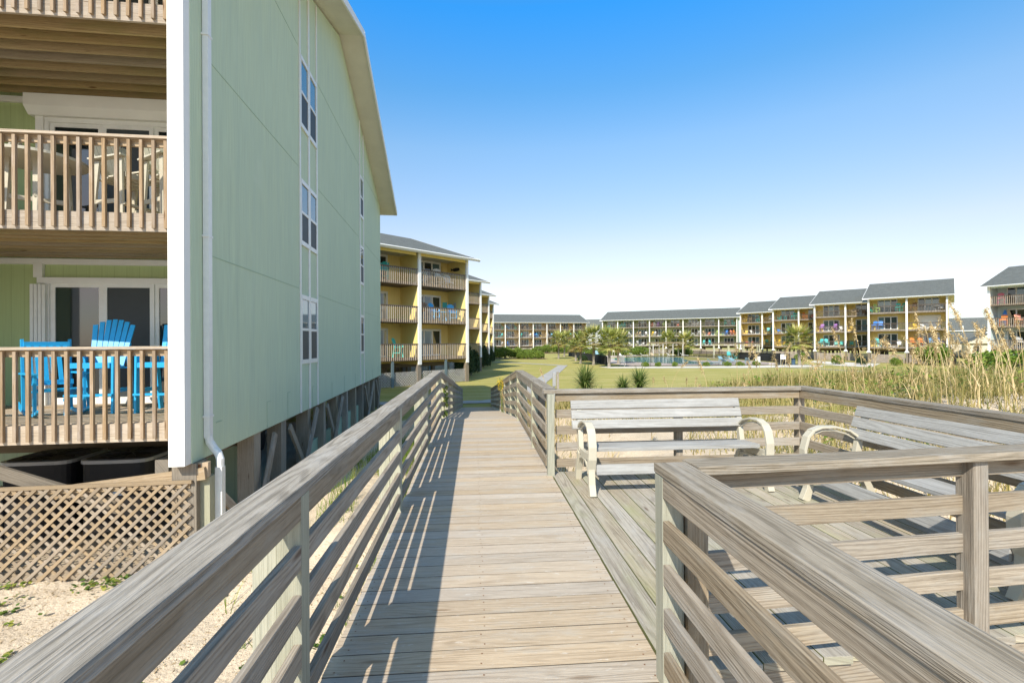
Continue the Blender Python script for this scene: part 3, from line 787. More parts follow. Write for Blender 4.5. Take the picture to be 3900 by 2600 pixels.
fb={0:((2,'turquoise',1.6,'low'),(2,'white',3.8,'table')),1:((2,'teal',.7,'bar'),(2,'teal',1.7,'bar'),(2,'grey',3.9,'low'),(1,'purple',.7,'bar'),(1,'purple',1.6,'bar'),(1,'white',2.6,'table'),(1,'white',3.4,'bar'),(0,'white',3.4,'low')),
 2:((1,'tan',.6,'bar'),(1,'tan',1.6,'bar'),(1,'white',3.6,'bar'),(0,'grey',1.0,'bar'),(0,'white',2.6,'low')),
 3:((2,'coral',.5,'bar'),(2,'white',1.3,'bar'),(2,'purple',2.3,'bar'),(2,'lime',3.9,'bar'),(1,'yellow',.6,'bar'),(1,'white',1.3,'bar'),(1,'yellow',3.9,'bar'),(0,'white',1.3,'table')),
 4:((2,'grey',.6,'table'),(2,'coral',3.2,'low'),(1,'lime',.8,'bar'),(1,'tan',2.6,'table'),(1,'grey',3.8,'bar')),
 5:((2,'white',1.2,'lounge'),(2,'white',2.8,'bar'),(2,'white',3.9,'bar'),(1,'white',.9,'low'),(1,'white',3.0,'lounge'),(1,'grey',4.0,'bar'),(0,'grey',1.0,'bar'),(0,'white',3.2,'lounge')),
 6:((2,'grey',2.4,'table'),(1,'tan',.8,'bar'),(1,'coral',2.0,'low'),(1,'lime',4.0,'bar'),(0,'turquoise',.6,'bar'),(0,'turquoise',2.4,'bar')),
 7:((2,'green',1.6,'bar'),(2,'teal',3.6,'bar'),(1,'skyblue',1.0,'table'),(1,'blue',1.9,'bar'),(1,'coral',3.2,'bar'),(1,'orange',4.0,'bar'))}
for bay,its in fb.items():
    for fl,c,x,k in its: S('F',bay,fl,[(x,c,k)])
gb={('G1',0):((2,'yellow',.6,'bar'),(2,'tan',1.9,'bar'),(2,'teal',3.5,'bar'),(1,'yellow',1.0,'low'),(1,'white',2.2,'low'),(0,'red',1.0,'low'),(0,'coral',2.0,'low')),
 ('G1',1):((2,'white',1.4,'bar'),(1,'turquoise',1.0,'bar'),(1,'turquoise',2.0,'bar'),(0,'green',.7,'bar'),(0,'green',1.7,'bar')),
 ('G2',0):((2,'teal',.9,'low'),(2,'turquoise',2.0,'table'),(2,'teal',3.6,'bar'),(2,'green',4.1,'bar'),(1,'blue',.9,'lounge'),(1,'coral',4.0,'bar'),(1,'white',3.2,'table'),(0,'yellow',.6,'bar'),(0,'yellow',1.6,'low')),
 ('G2',1):((2,'orange',.9,'bar'),(2,'coral',2.2,'low'),(1,'brown',1.0,'low')),
 ('G3',0):((1,'purple',.9,'bar'),(1,'white',1.7,'table'),(1,'purple',2.9,'bar'),(0,'turquoise',.7,'bar'),(0,'turquoise',1.7,'bar'),(0,'teal',3.2,'low'),(0,'teal',4.0,'low'),(1,'white',4.1,'low')),
 ('G3',1):((2,'tan',1.1,'bar'),(0,'green',.7,'low'),(1,'yellow',.9,'low'),(2,'brown',2.6,'low')),
 ('G4',0):((2,'green',.3,'low'),(2,'lime',.9,'bar'),(2,'teal',3.6,'bar'),(2,'green',4.1,'bar'),(1,'blue',.6,'bar'),(1,'blue',1.4,'bar'),(0,'turquoise',1.1,'bar'),(0,'tan',2.6,'lounge'),(0,'white',3.8,'low')),
 ('G4',1):((2,'brown',.7,'bar'),(2,'grey',3.4,'table'),(2,'grey',4.1,'low'),(0,'orange',.6,'bar'),(0,'orange',1.6,'bar'),(0,'skyblue',2.8,'bar'),(0,'blue',3.8,'bar'),(1,'white',2.2,'lounge'),(1,'yellow',1.0,'low')),
 ('H',0):((2,'pink',.8,'bar'),(2,'tan',3.4,'bar'),(1,'orange',1.0,'bar'),(1,'coral',2.4,'bar'),(1,'white',3.4,'bar'),(0,'grey',2.6,'bar'))}
for (b,bay),its in gb.items():
    for fl,c,x,k in its: S(b,bay,fl,[(x,c,k)])
KN={'bar':'tall chair','low':'low chair','table':'table','lounge':'lounger'}
seen={}
for b,bay,fl,items in spec:
    t,nb=blocks[b]
    for x,c,k in items:
        lx=-(nb-bay)*BAY+.12+x*.98; ly={'bar':.75,'low':.8,'table':.9,'lounge':1.1}[k]
        p=ww(t,lx,ly,F0+fl*FH+.251)
        nm={'bar':'patio_chair','low':'patio_chair','table':'patio_table','lounge':'lounge_chair'}[k]
        o=bpy.data.objects.new(nm,far_chair(c,k)); COL.objects.link(o); o.location=p
        o.rotation_euler=(0,0,t.rotation_euler.z+U(-.9,.9)+(PI/2 if k=='lounge' else 0))
        pos='left end' if x<1.5 else 'middle' if x<3 else 'right end'
        key=(b,bay,fl,c,k,pos); seen[key]=seen.get(key,0)+1
        if seen[key]>1: pos=pos+' pair'
        lab='%s %s, %s of %s balcony, %s, %s'%(c.replace('skyblue','sky blue'),KN[k],pos,FL[fl],bayname(nb-1-bay,nb),BL[b])
        tag(o,lab,'table' if k=='table' else 'chair','furniture on the far balconies')

# ------------------------------------------------------------------ mint building details (local frame of GR)
def gpart(name,mb,mat,parent=GR,**kw): return mb.build(name,mat,parent,**kw)
# horizontal panel seams
for z,(a,b) in ((2.68,(.4,17.78)),(5.45,(.4,17.78)),(8.2,(.7,17.0))):
    mb=MB()
    for (s0,s1) in ((a,4.62),(6.28,12.1),(13.0,b)): mb.box(.001,s0,z-.006,.006,s1,z+.006,axis='y')
    gpart('panel_seam',mb,M['mint'])
def winbox(t0,t1,ztop_ext,wins,pair):
    # white trim strips running the full height
    xs_=[t0,t1] if not pair else [t0,(t0+t1)/2,t1]
    mb=MB()
    top=lambda y: EV-.05+min(y,DEP-y)*PITCH-.06
    for y in xs_:
        w=.035 if y!=(t0+t1)/2 else .05
        mb.box(.002,y-w,-.155,.028,y+w,top(y),axis='z')
    gpart('trim_strip',mb,M['whitev'])
    cols=[(t0,(t0+t1)/2),((t0+t1)/2,t1)] if pair else [(t0,t1)]
    for ci,(a,b) in enumerate(cols):
        a2=a+.04;b2=b-.04
        for z0,z1 in wins:
            w=MB(); 
            for p,q in ((z1,z1+.10),(z0-.10,z0)): w.box(.003,a2,p,.036,b2,q,axis='y')
            w.box(.003,a2,z0,.030,a2+.05,z1,axis='z'); w.box(.003,b2-.05,z0,.030,b2,z1,axis='z')
            zm=(z0+z1)/2; w.box(.003,a2+.05,zm-.03,.030,b2-.05,zm+.03,axis='y')
            wo=gpart('window',w,M['whitev'])
            g1=MB(); g1.box(.002,a2+.05,zm+.03,.012,b2-.05,z1,axis='z'); g1.build('pane',M['glassb'],wo)
            g2=MB(); g2.box(.002,a2+.05,z0,.015,b2-.05,zm-.03,axis='z'); g2.build('insect_screen',M['winscreen'],wo)
WZ=[(1.05,2.45),(3.80,5.12),(6.52,7.98)]
winbox(4.70,6.12,0,WZ,True); winbox(12.2,12.98,0,[(1.12,2.42),(3.8,5.1),(6.4,7.8)],False)
# downspout
sp=MB()
def pipe(mb,pts,w,h):
    for a,b in zip(pts[:-1],pts[1:]):
        mb.beam(a,b,w,h,up=(0,1,0) if abs((Vector(b)-Vector(a)).normalized().z)>.5 else (0,0,1))
pipe(sp,[(.045,.34,EV-.1),(.045,.34,.12)],.075,.1)
for zz in (.4,2.9,5.7): sp.box(.0,.275,zz,.09,.405,zz+.03)
pp=[(.045,.34,.14),(.06,.34,.06),(.12,.34,-.04),(.18,.32,-.10),(.215,.30,-.18),(.215,.30,-.30)]
sp.tube(pp,[.052]*6,10)
sp.box(.17,.245,-1.75,.26,.35,-.28,axis='z')
gpart('downspout',sp,M['whitev'])
# rim beams beneath gable wall, pilings and braces
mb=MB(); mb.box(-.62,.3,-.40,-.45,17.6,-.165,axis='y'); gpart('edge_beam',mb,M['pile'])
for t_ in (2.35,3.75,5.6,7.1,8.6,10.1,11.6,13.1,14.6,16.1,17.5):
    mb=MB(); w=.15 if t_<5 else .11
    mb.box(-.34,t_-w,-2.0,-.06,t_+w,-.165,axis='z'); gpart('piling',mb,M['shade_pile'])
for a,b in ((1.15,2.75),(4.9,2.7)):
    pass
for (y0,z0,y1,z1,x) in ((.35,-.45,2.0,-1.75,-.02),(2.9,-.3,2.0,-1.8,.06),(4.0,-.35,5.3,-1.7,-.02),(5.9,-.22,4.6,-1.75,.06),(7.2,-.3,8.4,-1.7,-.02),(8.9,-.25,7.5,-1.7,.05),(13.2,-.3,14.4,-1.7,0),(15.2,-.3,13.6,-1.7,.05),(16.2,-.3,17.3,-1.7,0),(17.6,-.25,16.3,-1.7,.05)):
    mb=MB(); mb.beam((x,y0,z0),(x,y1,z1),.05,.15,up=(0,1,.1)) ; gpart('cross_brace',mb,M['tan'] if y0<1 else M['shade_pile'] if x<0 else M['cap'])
for a,b in ((5.9,7.0),(7.3,8.5),(8.8,10.0),(10.3,11.5),(11.8,13.0)):
    mb=MB(); mb.wall(-.30,a,-1.8,-.22,b,-1.15+.12*(a>8)); gpart('knee_wall',mb,M['mint'])
mb=MB(); mb.wall(-1.6,2.2,-1.8,-1.5,6.2,-.95); gpart('knee_wall',mb,M['mint'])
for (a,b) in ((2.0,1.05),(2.5,1.5)):pass
mb=MB(); mb.wall(-6.4,3.2,-1.9,-6.3,17.4,-.17); gpart('carport_dark_backing',mb,M['pile'])  # added dark backing, closes the view through so the carport reads black
# patched panels along bottom edge of gable wall
for y,z0,z1,w in ((.75,.12,.28,.18),(2.75,-.155,.34,.2),(3.9,-.155,.40,.16),(5.75,-.155,.36,.14),(7.7,-.155,.30,.03),(9.4,-.155,.38,.03),(11.2,-.155,.34,.03),(13.6,-.155,.36,.03),(15.2,-.155,.30,.03),(16.8,-.155,.34,.03)):
    mb=MB()
    if w>.1: mb.box(.001,y-w/2,z1-.012,.007,y+w/2,z1,axis='y')
    if y>1: mb.box(.001,y-w/2-.006,z0,.007,y-w/2+.004,z1,axis='z')
    gpart('patch_panel',mb,M['mint'])
# front: shutter box, header trim, corner details
z=F0+FH
mb=MB(); mb.prism([(2.10,2.52),(2.20,2.40),(2.348,2.40),(2.348,2.72),(2.10,2.72)],-3.62,-.22,axis='x'); o=gpart('shutter_box',mb,M['white']); o.location.z=z
mb=MB(); mb.box(-3.55,2.25,z+.25,-3.43,2.348,z+2.4,axis='z'); gpart('door_trim',mb,M['white'])
mb=MB(); mb.box(-3.55,2.27,F0+2.32,-.22,2.347,F0+2.42,axis='x'); mb.box(-3.62,2.29,F0+2.42,-3.48,2.346,F0+2.66,axis='z'); gpart('door_trim',mb,M['white'])
for i in range(4):
    mb=MB(); mb.box(-3.62+i*.06,2.22,F0+.25,-3.57+i*.06,2.32,F0+2.3,axis='z'); gpart('folded_shutter',mb,M['whitev'])
# framing below the near balcony
mb=MB(); mb.box(-3.05,.05,-2.0,-2.86,.24,.148,axis='z'); gpart('piling',mb,M['tan'])
mb=MB(); mb.box(-.2,.055,-.36,.17,.13,-.165,axis='x'); gpart('edge_beam',mb,M['tan'])
mb=MB(); mb.box(-.10,.10,-2.0,.17,.28,-.37,axis='z'); gpart('piling',mb,M['post'])
mb=MB(); mb.beam((-2.9,.06,.02),(-.9,.06,-.72),.05,.16,up=(0,0,1)); gpart('cross_brace',mb,M['pile'])
mb=MB(); mb.beam((-1.75,.05,-.50),(.15,.03,-.30),.05,.16,up=(0,0,1)); gpart('cross_brace',mb,M['tan'])
mb=MB(); mb.box(.02,.046,-.245,.08,.054,-.185); gpart('bolt_plate',mb,M['rust'])
mb=MB(); mb.wall(-W0 if False else -9.4,2.7,-1.8,-.4,2.8,-.16); gpart('skirt_wall',mb,M['mint'])
# lattice screen standing in front of pilings
ls=empty('lattice_screen',ww(GR,-4.35,-.03,-1.58),rad(3.04)); tag(ls,'tan diagonal wooden lattice screen standing in sand below the mint building','lattice')
lattice_bm(4.34,1.17,.105,.038).build('lattice_panel',M['lattice'],ls)
mb=MB()
mb.box(-.02,.016,1.10,4.33,.05,1.19,axis='x'); mb.box(-.02,.016,0,4.33,.05,.10,axis='x'); mb.box(4.12,.018,.11,4.17,.048,1.09,axis='z'); mb.box(2.0,.018,.11,2.06,.048,1.09,axis='z'); mb.box(-.02,-.016,1.165,4.36,.016,1.21,axis='x')
mb.build('frame',M['lattice'],ls)
# air conditioners
def ac(x,y,lab,w=.95):
    t=empty('air_conditioner',ww(GR,x,y,-1.45),rad(3.04)); tag(t,lab,'air conditioner',group='air conditioners under the mint building')
    mb=MB(); prof=[]
    for i in range(24):
        a=2*PI*i/24; c,s_=math.cos(a),math.sin(a); prof.append((w/2*abs(c)**.35*(1 if c>0 else -1),w/2*abs(s_)**.35*(1 if s_>0 else -1)))
    mb.prism(prof,0,1.1,axis='z'); b=mb.build('casing',M['black'],t,weld=True)
    mb=MB(); mb.prism([(a*1.04,b_*1.04) for a,b_ in prof],1.1,1.15,axis='z'); mb.build('top_rim',M['silver'],t)
    mb=MB(); mb.prism([(a*.93,b_*.93) for a,b_ in prof],1.15,1.16,axis='z'); mb.build('fan_guard',M['black'],t)
    mb=MB()
    for i in range(14):
        a=2*PI*i/14; mb.beam((0,0,1.17),(w*.42*math.cos(a),w*.42*math.sin(a),1.17),.012,.01)
    mb.build('grille',M['black'],t)
    mb=MB(); mb.box(-.5,-.5,-.35,.5,.5,-.002); mb.build('stand',M['pile'],t)
    return t
ac(-2.72,1.55,'black air conditioner under the balcony, left of two'); a2=ac(-1.62,1.5,'black air conditioner with small pale plate, beside the white corner column')
mb=MB(); mb.box(-.02,-.484,.62,.16,-.478,.69); mb.build('rating_plate',M['label'],a2)
t=empty('storage_bin',ww(GR,-3.55,1.1,-1.75),rad(3.04)); tag(t,'grey storage box in the shade behind the wooden brace at far left','box')
mb=MB(); mb.box(-.3,-.3,0,.3,.3,.95); mb.build('box_body',M['tarp'],t,bevel=.03); mb=MB(); mb.box(-.33,-.33,.955,.33,.33,1.03); mb.build('lid',M['dark'],t,bevel=.02)
# parked car in the carport
t=empty('parked_car',ww(GR,-3.2,9.5,-1.7),rad(-80)); tag(t,'silver car parked in the dark carport under the mint building','car')
mb=MB(); mb.prism([(-2.2,.30),(2.2,.30),(2.28,.65),(2.1,.85),(1.2,.98),(.55,1.42),(-1.3,1.45),(-2.0,1.05),(-2.25,.9)],-.88,.88); mb.build('body',M['silver'],t,bevel=.06)
for x in(-1.4,1.4):
    for y in(-.84,.84):
        mb=MB(); mb.tube([(x,y-.1,.33),(x,y+.1,.33)],.33,18); mb.build('wheel',M['black'],t)
mb=MB(); mb.prism([(1.12,.99),(.55,1.36),(.50,1.33),(1.0,.96)],-.72,.72); mb.build('windscreen',M['glass'],t)
for y in(-.65,.65):
    mb=MB(); mb.box(2.14,y-.17,.66,2.27,y+.17,.80); mb.build('headlight',M['whitev'],t,bevel=.02)
mb=MB(); mb.box(2.2,-.45,.40,2.29,.45,.62); mb.build('grille',M['black'],t,bevel=.02)

# near balcony furniture
def place(o,x,y,fl,rz,label,cat,group=None):
    o.location=ww(GR,x,y,F0+fl*FH+.251); o.rotation_euler=(0,0,rad(3.04)+rz); tag(o,label,cat,group); return o
c=adirondack(True,M['blue']); place(c,-1.86,1.15,0,rad(6),'bright blue tall fan-back chair with its whole back above the lower rail','chair','blue chairs on the lower left balcony')
c2=ctree(c); place(c2,-.92,1.15,0,rad(-4),'bright blue tall fan-back chair half hidden by the white corner column','chair','blue chairs on the lower left balcony')
# blue rocking chair
t=empty('rocking_chair',(0,0,0)); mb=MB()
for i in range(5): mb.beam((-.26,-.25+i*.11,.42-.015*i),(.26,-.25+i*.11,.42-.015*i),.09,.022)
mb.build('seat',M['blue'],t); mb=MB()
for i in range(6): mb.beam((-.22+i*.088,.24,.46),(-.22+i*.088,.45,1.12),.055,.018,up=(0,-1,.3))
for z,y in((.5,.255),(.98,.405),(1.12,.45)): mb.beam((-.28,y,z),(.28,y,z),.03,.08)
mb.build('backrest',M['blue'],t)
for s_ in(-1,1):
    mb=MB(); mb.beam((s_*.29,.42,.05),(s_*.29,.50,1.2),.035,.06,up=(0,1,0)); mb.build('leg',M['blue'],t)
    mb=MB(); mb.beam((s_*.29,-.27,.05),(s_*.29,-.27,.64),.035,.06,up=(0,1,0)); mb.build('leg',M['blue'],t)
    mb=MB(); mb.beam((s_*.30,-.34,.655),(s_*.30,.42,.655),.09,.025); mb.build('armrest',M['blue'],t)
    mb=MB(); mb.ribbon([(-.5,.12),(-.25,.04),(0,.02),(.3,.03),(.55,.07),(.8,.16)],.04,s_*.29-.02,s_*.29+.02); mb.build('rocker',M['blue'],t)
t.scale=(.92,.92,.92); place(t,-2.35,1.0,0,rad(48),'low blue rocking chair at the left end of the lower balcony','chair','blue chairs on the lower left balcony')
# upper balcony
t=empty('round_table',(0,0,0)); mb=MB(); mb.tube([(0,0,.89),(0,0,.93)],.56,32); mb.build('tabletop',M['cream'],t)
for a in range(4):
    mb=MB(); c_,s_=math.cos(a*PI/2+.6),math.sin(a*PI/2+.6); mb.beam((.34*c_,.34*s_,0),(.30*c_,.30*s_,.89),.07,.05,up=(0,1,0)); mb.build('leg',M['cream'],t)
mb=MB(); mb.beam((-.3,-.2,.35),(.3,.2,.35),.05,.06); mb.beam((-.2,.3,.35),(.2,-.3,.35),.05,.061); mb.build('stretcher',M['cream'],t)
place(t,-2.45,.85,1,0,'round cream bar table on the middle balcony at far left','table')
w1=adirondack(True,M['cream']); place(w1,-1.35,1.0,1,rad(70),'cream tall patio chair nearer the round table on the middle balcony','chair','cream chairs on the middle left balcony')
w2=ctree(w1); place(w2,-.62,.85,1,rad(55),'cream tall patio chair leaning by the white column on the middle balcony','chair','cream chairs on the middle left balcony')
w3=ctree(w1); place(w3,-3.3,.95,1,rad(-60),'cream tall patio chair beyond the round table at far left','chair','cream chairs on the middle left balcony')
# A-block balcony items
A=blocks['A'][0]
def wallsign(x,y,z,w,h,mat,label,nm,cat,rz=0,blk=A,th=.03):
    o=MB(); o.box(-w/2,-th/2,0,w/2,th/2,h); ob=o.build(nm,mat); ob.location=ww(blk,x,y,z); ob.rotation_euler=(0,0,blk.rotation_euler.z+rz); tag(ob,label,cat); return ob
mb=MB(); pts=[(-.55,.02),(-.45,.16),(-.1,.20),(.25,.17),(.42,.10),(.55,.22),(.56,-.02),(.42,.04),(.1,-.08),(-.35,-.08)]
mb.prism(pts,-.02,.02); o=mb.build('whale_ornament',M['black']); o.location=ww(A,-.23,1.3,F0+2*FH+1.75); o.rotation_euler=(0,0,A.rotation_euler.z+PI/2); tag(o,'dark fish-shaped wall ornament on the top balcony of the nearest yellow block','ornament')
wallsign(-.55,2.30,F0+FH+1.35,.45,.55,CH['turquoise'],'turquoise square sign on the middle balcony wall of the nearest yellow block','wall_sign','sign')
wallsign(-.23,1.4,F0+FH+1.45,.3,.38,CH['grey'],'small pale sign on the side wall of the middle balcony, nearest yellow block','wall_sign','sign',PI/2)
t=empty('hanging_lantern',ww(A,-1.0,2.1,F0+2*FH+1.35),0); tag(t,'small lantern hanging by the top balcony door of the nearest yellow block','lantern')
mb=MB(); mb.tube([(0,0,0),(0,0,.28)],.08,8); mb.build('lamp_body',M['rust'],t); mb=MB(); mb.tube([(0,0,.28),(0,0,.75)],.012,5); mb.build('chain',M['black'],t)
# grey gate panel and AC under A
# surfboards at H
H=blocks['H'][0]
for dx,mat,lab in ((0,CH['blue'],'dark blue surfboard leaning on the middle balcony wall of the pale blue block'),(.35,CH['tan'],'cream surfboard leaning beside the dark blue one')):
    mb=MB(); mb.prism([(.24*math.sin(PI*i/10)**.7,2.1*i/10) for i in range(11)]+[(-.24*math.sin(PI*i/10)**.7,2.1*i/10) for i in range(9,0,-1)],-.02,.02)
    o=mb.build('surfboard',mat); o.location=ww(H,-2*BAY+.9+dx,2.1,F0+FH+.26); o.rotation_euler=(.08,0,H.rotation_euler.z); tag(o,lab,'surfboard')

# ------------------------------------------------------------------ vegetation
def blade(mb,base,d,L,w,droop=.5,seg=2,tint=None):
    """bent leaf blade; d unit dir"""
    d=Vector(d);side=d.cross(Vector((0,0,1)))
    if side.length<.05: side=Vector((1,0,0))
    side.normalize(); p=Vector(base); ps=[]
    for i in range(seg+1):
        t=i/seg; ww_=w*(1-t)*.5 if i else w*.5
        ps.append((p-side*ww_,p+side*ww_)); 
        dd=(d+Vector((0,0,-droop*t*1.3))).normalized(); p=p+dd*(L/seg)
    tn=tint or (R(),R())
    for i in range(seg):
        a,b=ps[i];c_,d_=ps[i+1]
        if i==seg-1: mb.face([a,b,(c_+d_)/2],None,tn)
        else: mb.face([a,b,d_,c_],None,tn)
def palm_mesh(seed,H,cr,n=34):
    random.seed(seed); tr=MB(); lean=U(-.25,.25)
    pts=[];rr=[]
    for i in range(9):
        t=i/8; pts.append((lean*t*t,0.1*lean*math.sin(t*3),H*t-.1)); rr.append((.19-.05*t)*(1+.12*math.sin(i*2.4))*(1.25 if i==0 else 1))
    tr.tube(pts,rr,10)
    for i in range(26):  # old leaf boots
        a=R()*2*PI; z=H*U(.45,.97); r_=.15; b=Vector((lean*(z/H)**2+r_*math.cos(a),r_*math.sin(a),z)); tr.beam(b,b+Vector((.10*math.cos(a),.10*math.sin(a),.16)),.07,.03)
    cm=MB(); top=Vector((lean,0,H-.1))
    for i in range(n):
        a=i*2.39996+U(-.2,.2); el=math.asin(max(-.95,min(.9,.92-1.55*(i+.5)/n)))
        old=el<-.12
        cm.slot=1 if old and R()<.6 else 0
        d=Vector((math.cos(a)*math.cos(el),math.sin(a)*math.cos(el),math.sin(el)))
        pl=cr*U(.42,.55); e=top+d*pl+Vector((0,0,.12*cr-(.1*cr if el<.3 else 0)))
        cm.beam(top,e,.02,.012)
        s_=d.cross(Vector((0,0,1))).normalized(); u_=s_.cross(d)
        nb_=20; tn=(R(),R())
        for k in range(nb_):
            fa=(k/(nb_-1)-.5)*rad(215)
            fd=(d*math.cos(fa)+s_*math.sin(fa)+u_*.15*math.cos(fa*2)).normalized()
            blade(cm,e,fd,cr*U(.48,.62)*(1-.12*abs(fa)),cr*.07,droop=U(.1,.4),seg=3,tint=(min(1,max(0,tn[0]+U(-.15,.15))),0))
    return tr.mesh('trunk',M['bark']),cm.mesh('crown',[M['palm'],M['palmold']])
PV=[palm_mesh(1,2.6,1.75,50),palm_mesh(2,3.0,1.85,52),palm_mesh(3,2.2,1.5,44)]
def palm(x,y,h,cr,var,label):
    t=empty('palm_tree',(x,y,gz(x,y)),U(0,6)); tag(t,label,'palm tree','palm trees around the pool and lawn')
    base=[2.6,3.0,2.2][var]; bc=[1.3,1.35,1.15][var]
    a=link('trunk',PV[var][0],t); a.scale=(1,1,h/base)
    b=link('crown',PV[var][1],t); sc_=cr/bc; b.scale=(sc_,)*3; 
    lean=0; b.location=(0,0,h-base*sc_)
palm(16.65,59.3,3.1,1.75,0,'large palm with thick pale trunk in front of the black pool fence corner')
palm(16.2,65.4,3.5,1.8,1,'palm just left and behind the large thick-trunked palm')
palm(15.3,69.5,3.0,1.7,2,'leftmost palm of the cluster at the pool fence corner')
palm(20.6,68.5,3.1,1.8,0,'palm at the right side of the pool corner cluster')
palm(16.8,80,2.3,1.35,2,'small single palm in front of the black screened fence')
palm(15.9,91.7,3.4,1.75,0,'left one of the twin slender palms beside the hedges')
palm(19.3,104,3.6,1.9,1,'right one of the twin slender palms beside the hedges')
palm(41.35,58.9,3.3,1.75,1,'single palm right of the pool gate before the yellow apartments')
palm(42.3,103.5,3.4,2.1,0,'left palm behind the brown pergola')
palm(45.5,102.5,3.2,2.1,1,'right palm behind the brown pergola')

def yucca(x,y,h,r,n,label,seed):
    random.seed(seed); t=empty('yucca_plant',(x,y,gz(x,y))); tag(t,label,'yucca plant','yucca plants beyond the platform')
    mb=MB(); mb.tube([(0,0,-.1),(.03,0,h*.5),(0,.03,h)],[.07,.06,.05],7); mb.build('stem',M['bark'],t)
    mb=MB(); dm=MB()
    for i in range(n):
        a=R()*2*PI; el=rad(U(-30,75)); z=h*U(.55,1.0)
        d=(math.cos(a)*math.cos(el),math.sin(a)*math.cos(el),math.sin(el)); blade(mb,(0,0,z),d,r*U(.85,1.15),.075,droop=.05,seg=2)
    for i in range(n//3):
        a=R()*2*PI; d=(math.cos(a)*.55,math.sin(a)*.55,-.8); blade(dm,(0,0,h*U(.4,.8)),d,r*U(.7,1.0),.05,droop=.2,seg=2)
    mb.build('leaves',M['yucca'],t); dm.build('dry_leaves',M['dead'],t)
yucca(5.15,22.4,1.45,.92,380,'largest spiky yucca with dry skirt behind the platform railing',5)
yucca(6.95,22.4,1.0,.66,220,'small middle yucca behind the platform railing',6)
yucca(7.75,22.4,1.2,.78,300,'spiky dark green yucca rightmost of the three',7)
yucca(5.75,22.0,.5,.7,170,'low yucca to the left of the largest one',8)

def shrub_mesh(seed,n,leaf,mat,name='foliage'):
    random.seed(seed); mb=MB()
    lob=[(Vector((U(-.55,.55),U(-.55,.55),U(.25,.62))),U(.35,.5)) for _ in range(9)]+[(Vector((0,0,.45)),.6)]
    for i in range(n):
        c,r_=random.choice(lob); a=R()*2*PI; z=U(-.5,1); q=math.sqrt(max(0,1-z*z))
        p=c+Vector((q*math.cos(a),q*math.sin(a),z))*r_*U(.72,1.04)
        if p.z<.0: continue
        nrm=Vector((U(-1,1),U(-1,1),U(-.2,1))).normalized(); s_=nrm.cross(Vector((R(),R(),R()))).normalized(); u_=nrm.cross(s_)
        l=leaf*U(.7,1.3); mb.face([p-s_*l*.35,p+u_*l,p+s_*l*.35,p-u_*l*.6])
    return mb.mesh(name,mat)
SV=[shrub_mesh(11,5200,.075,M['hedge']),shrub_mesh(12,5200,.07,M['hedge']),shrub_mesh(13,5200,.08,M['hedge_dark']),shrub_mesh(14,4200,.08,M['weed'])]
def stem_mesh():
    mb=MB()
    for i in range(7):
        a=R()*2*PI; mb.beam((0,0,-.1),(.45*math.cos(a),.45*math.sin(a),.6),.03,.03)
    return mb.mesh('stem',M['bark'])
STM=stem_mesh()
def shrub(x,y,rx,ry,h,var,label,group='rounded shrubs'):
    t=empty('shrub',(x,y,gz(x,y)),U(0,.4)); tag(t,label,'shrub',group)
    a=link('foliage',SV[var],t,rz=U(0,6) if abs(rx-ry)<.3 else U(-.3,.3)); a.scale=(rx,ry,h)
    b=link('stem',STM,t); b.scale=(rx,ry,h)
for i,(x,y,r_,h) in enumerate(((3.4,97.5,2.4,2.6),(6.0,96,2.3,2.4),(8.4,95,2.2,2.2),(10.3,95.5,2.0,2.0),(8.6,92.6,1.0,1.3),(10.2,92.0,1.15,1.35),(12.0,91.8,1.5,1.6),(1.6,99,2.2,2.4))):
    shrub(x,y,r_,r_*.9,h,i%2,['tall hedge shrub nearest the left yellow blocks in the front hedge','large leafy shrub second from left in the front hedge','bright green shrub in the middle of the front hedge','leafy shrub at the back right of the front hedge','small clipped round shrub, leftmost of three before the hedge','small clipped round shrub, middle of three before the hedge','clipped dome shrub at the right end of the front hedge','hedge shrub half hidden behind the farthest left block'][i],'hedge shrubs on the mulch bed')
for i,(x,y,r_,h) in enumerate(((18.5,140,2.6,2.1),(21.0,141,2.3,2.7),(24.2,140,2.6,2.6),(26.8,139.5,1.8,2.3),(31.5,138,2.0,1.6),(36,135,2.2,1.6))):
    shrub(x,y,r_,r_*.9,h,i%2,['round shrub leftmost of the farther hedge below the peach block','shrub second from left of the farther hedge','large shrub behind the twin slender palms','shrub at the right end of the farther hedge','low round shrub seen over the black screened fence','farther low shrub seen over the black fence near the palm cluster'][i],'shrubs below the peach block')
for i,(x,y) in enumerate(((21.3,59.2),(23.0,59.2),(24.9,59.0),(28.9,58.5),(31.6,58.6),(33.3,58.7),(35.6,58.9))):
    shrub(x,y,.52,.5,.62,i%2,['low round shrub, %s from left along the front of the pool fence'%w for w in ('first','second','third','fourth','fifth','sixth','seventh')][i],'round shrubs along the pool fence')
for i,(x,y,r_,h) in enumerate(((-.9,43.5,1.05,2.9),(-.4,46.8,1.0,2.4),(.6,58.6,1.0,2.8),(1.0,62,1.0,2.2),(1.8,73.5,1.0,2.6),(2.3,78,.9,2.2))):
    shrub(x,y,r_,r_,h,2,['dark shrub tight beside the %s left yellow block'%w for w in('nearest','nearest, farther side of the,','second','second, farther side of the,','third','third, farther side of the,')][i].replace(', farther side of the, left yellow block',' left yellow block, on its farther side'),'dark shrubs beside the left blocks')
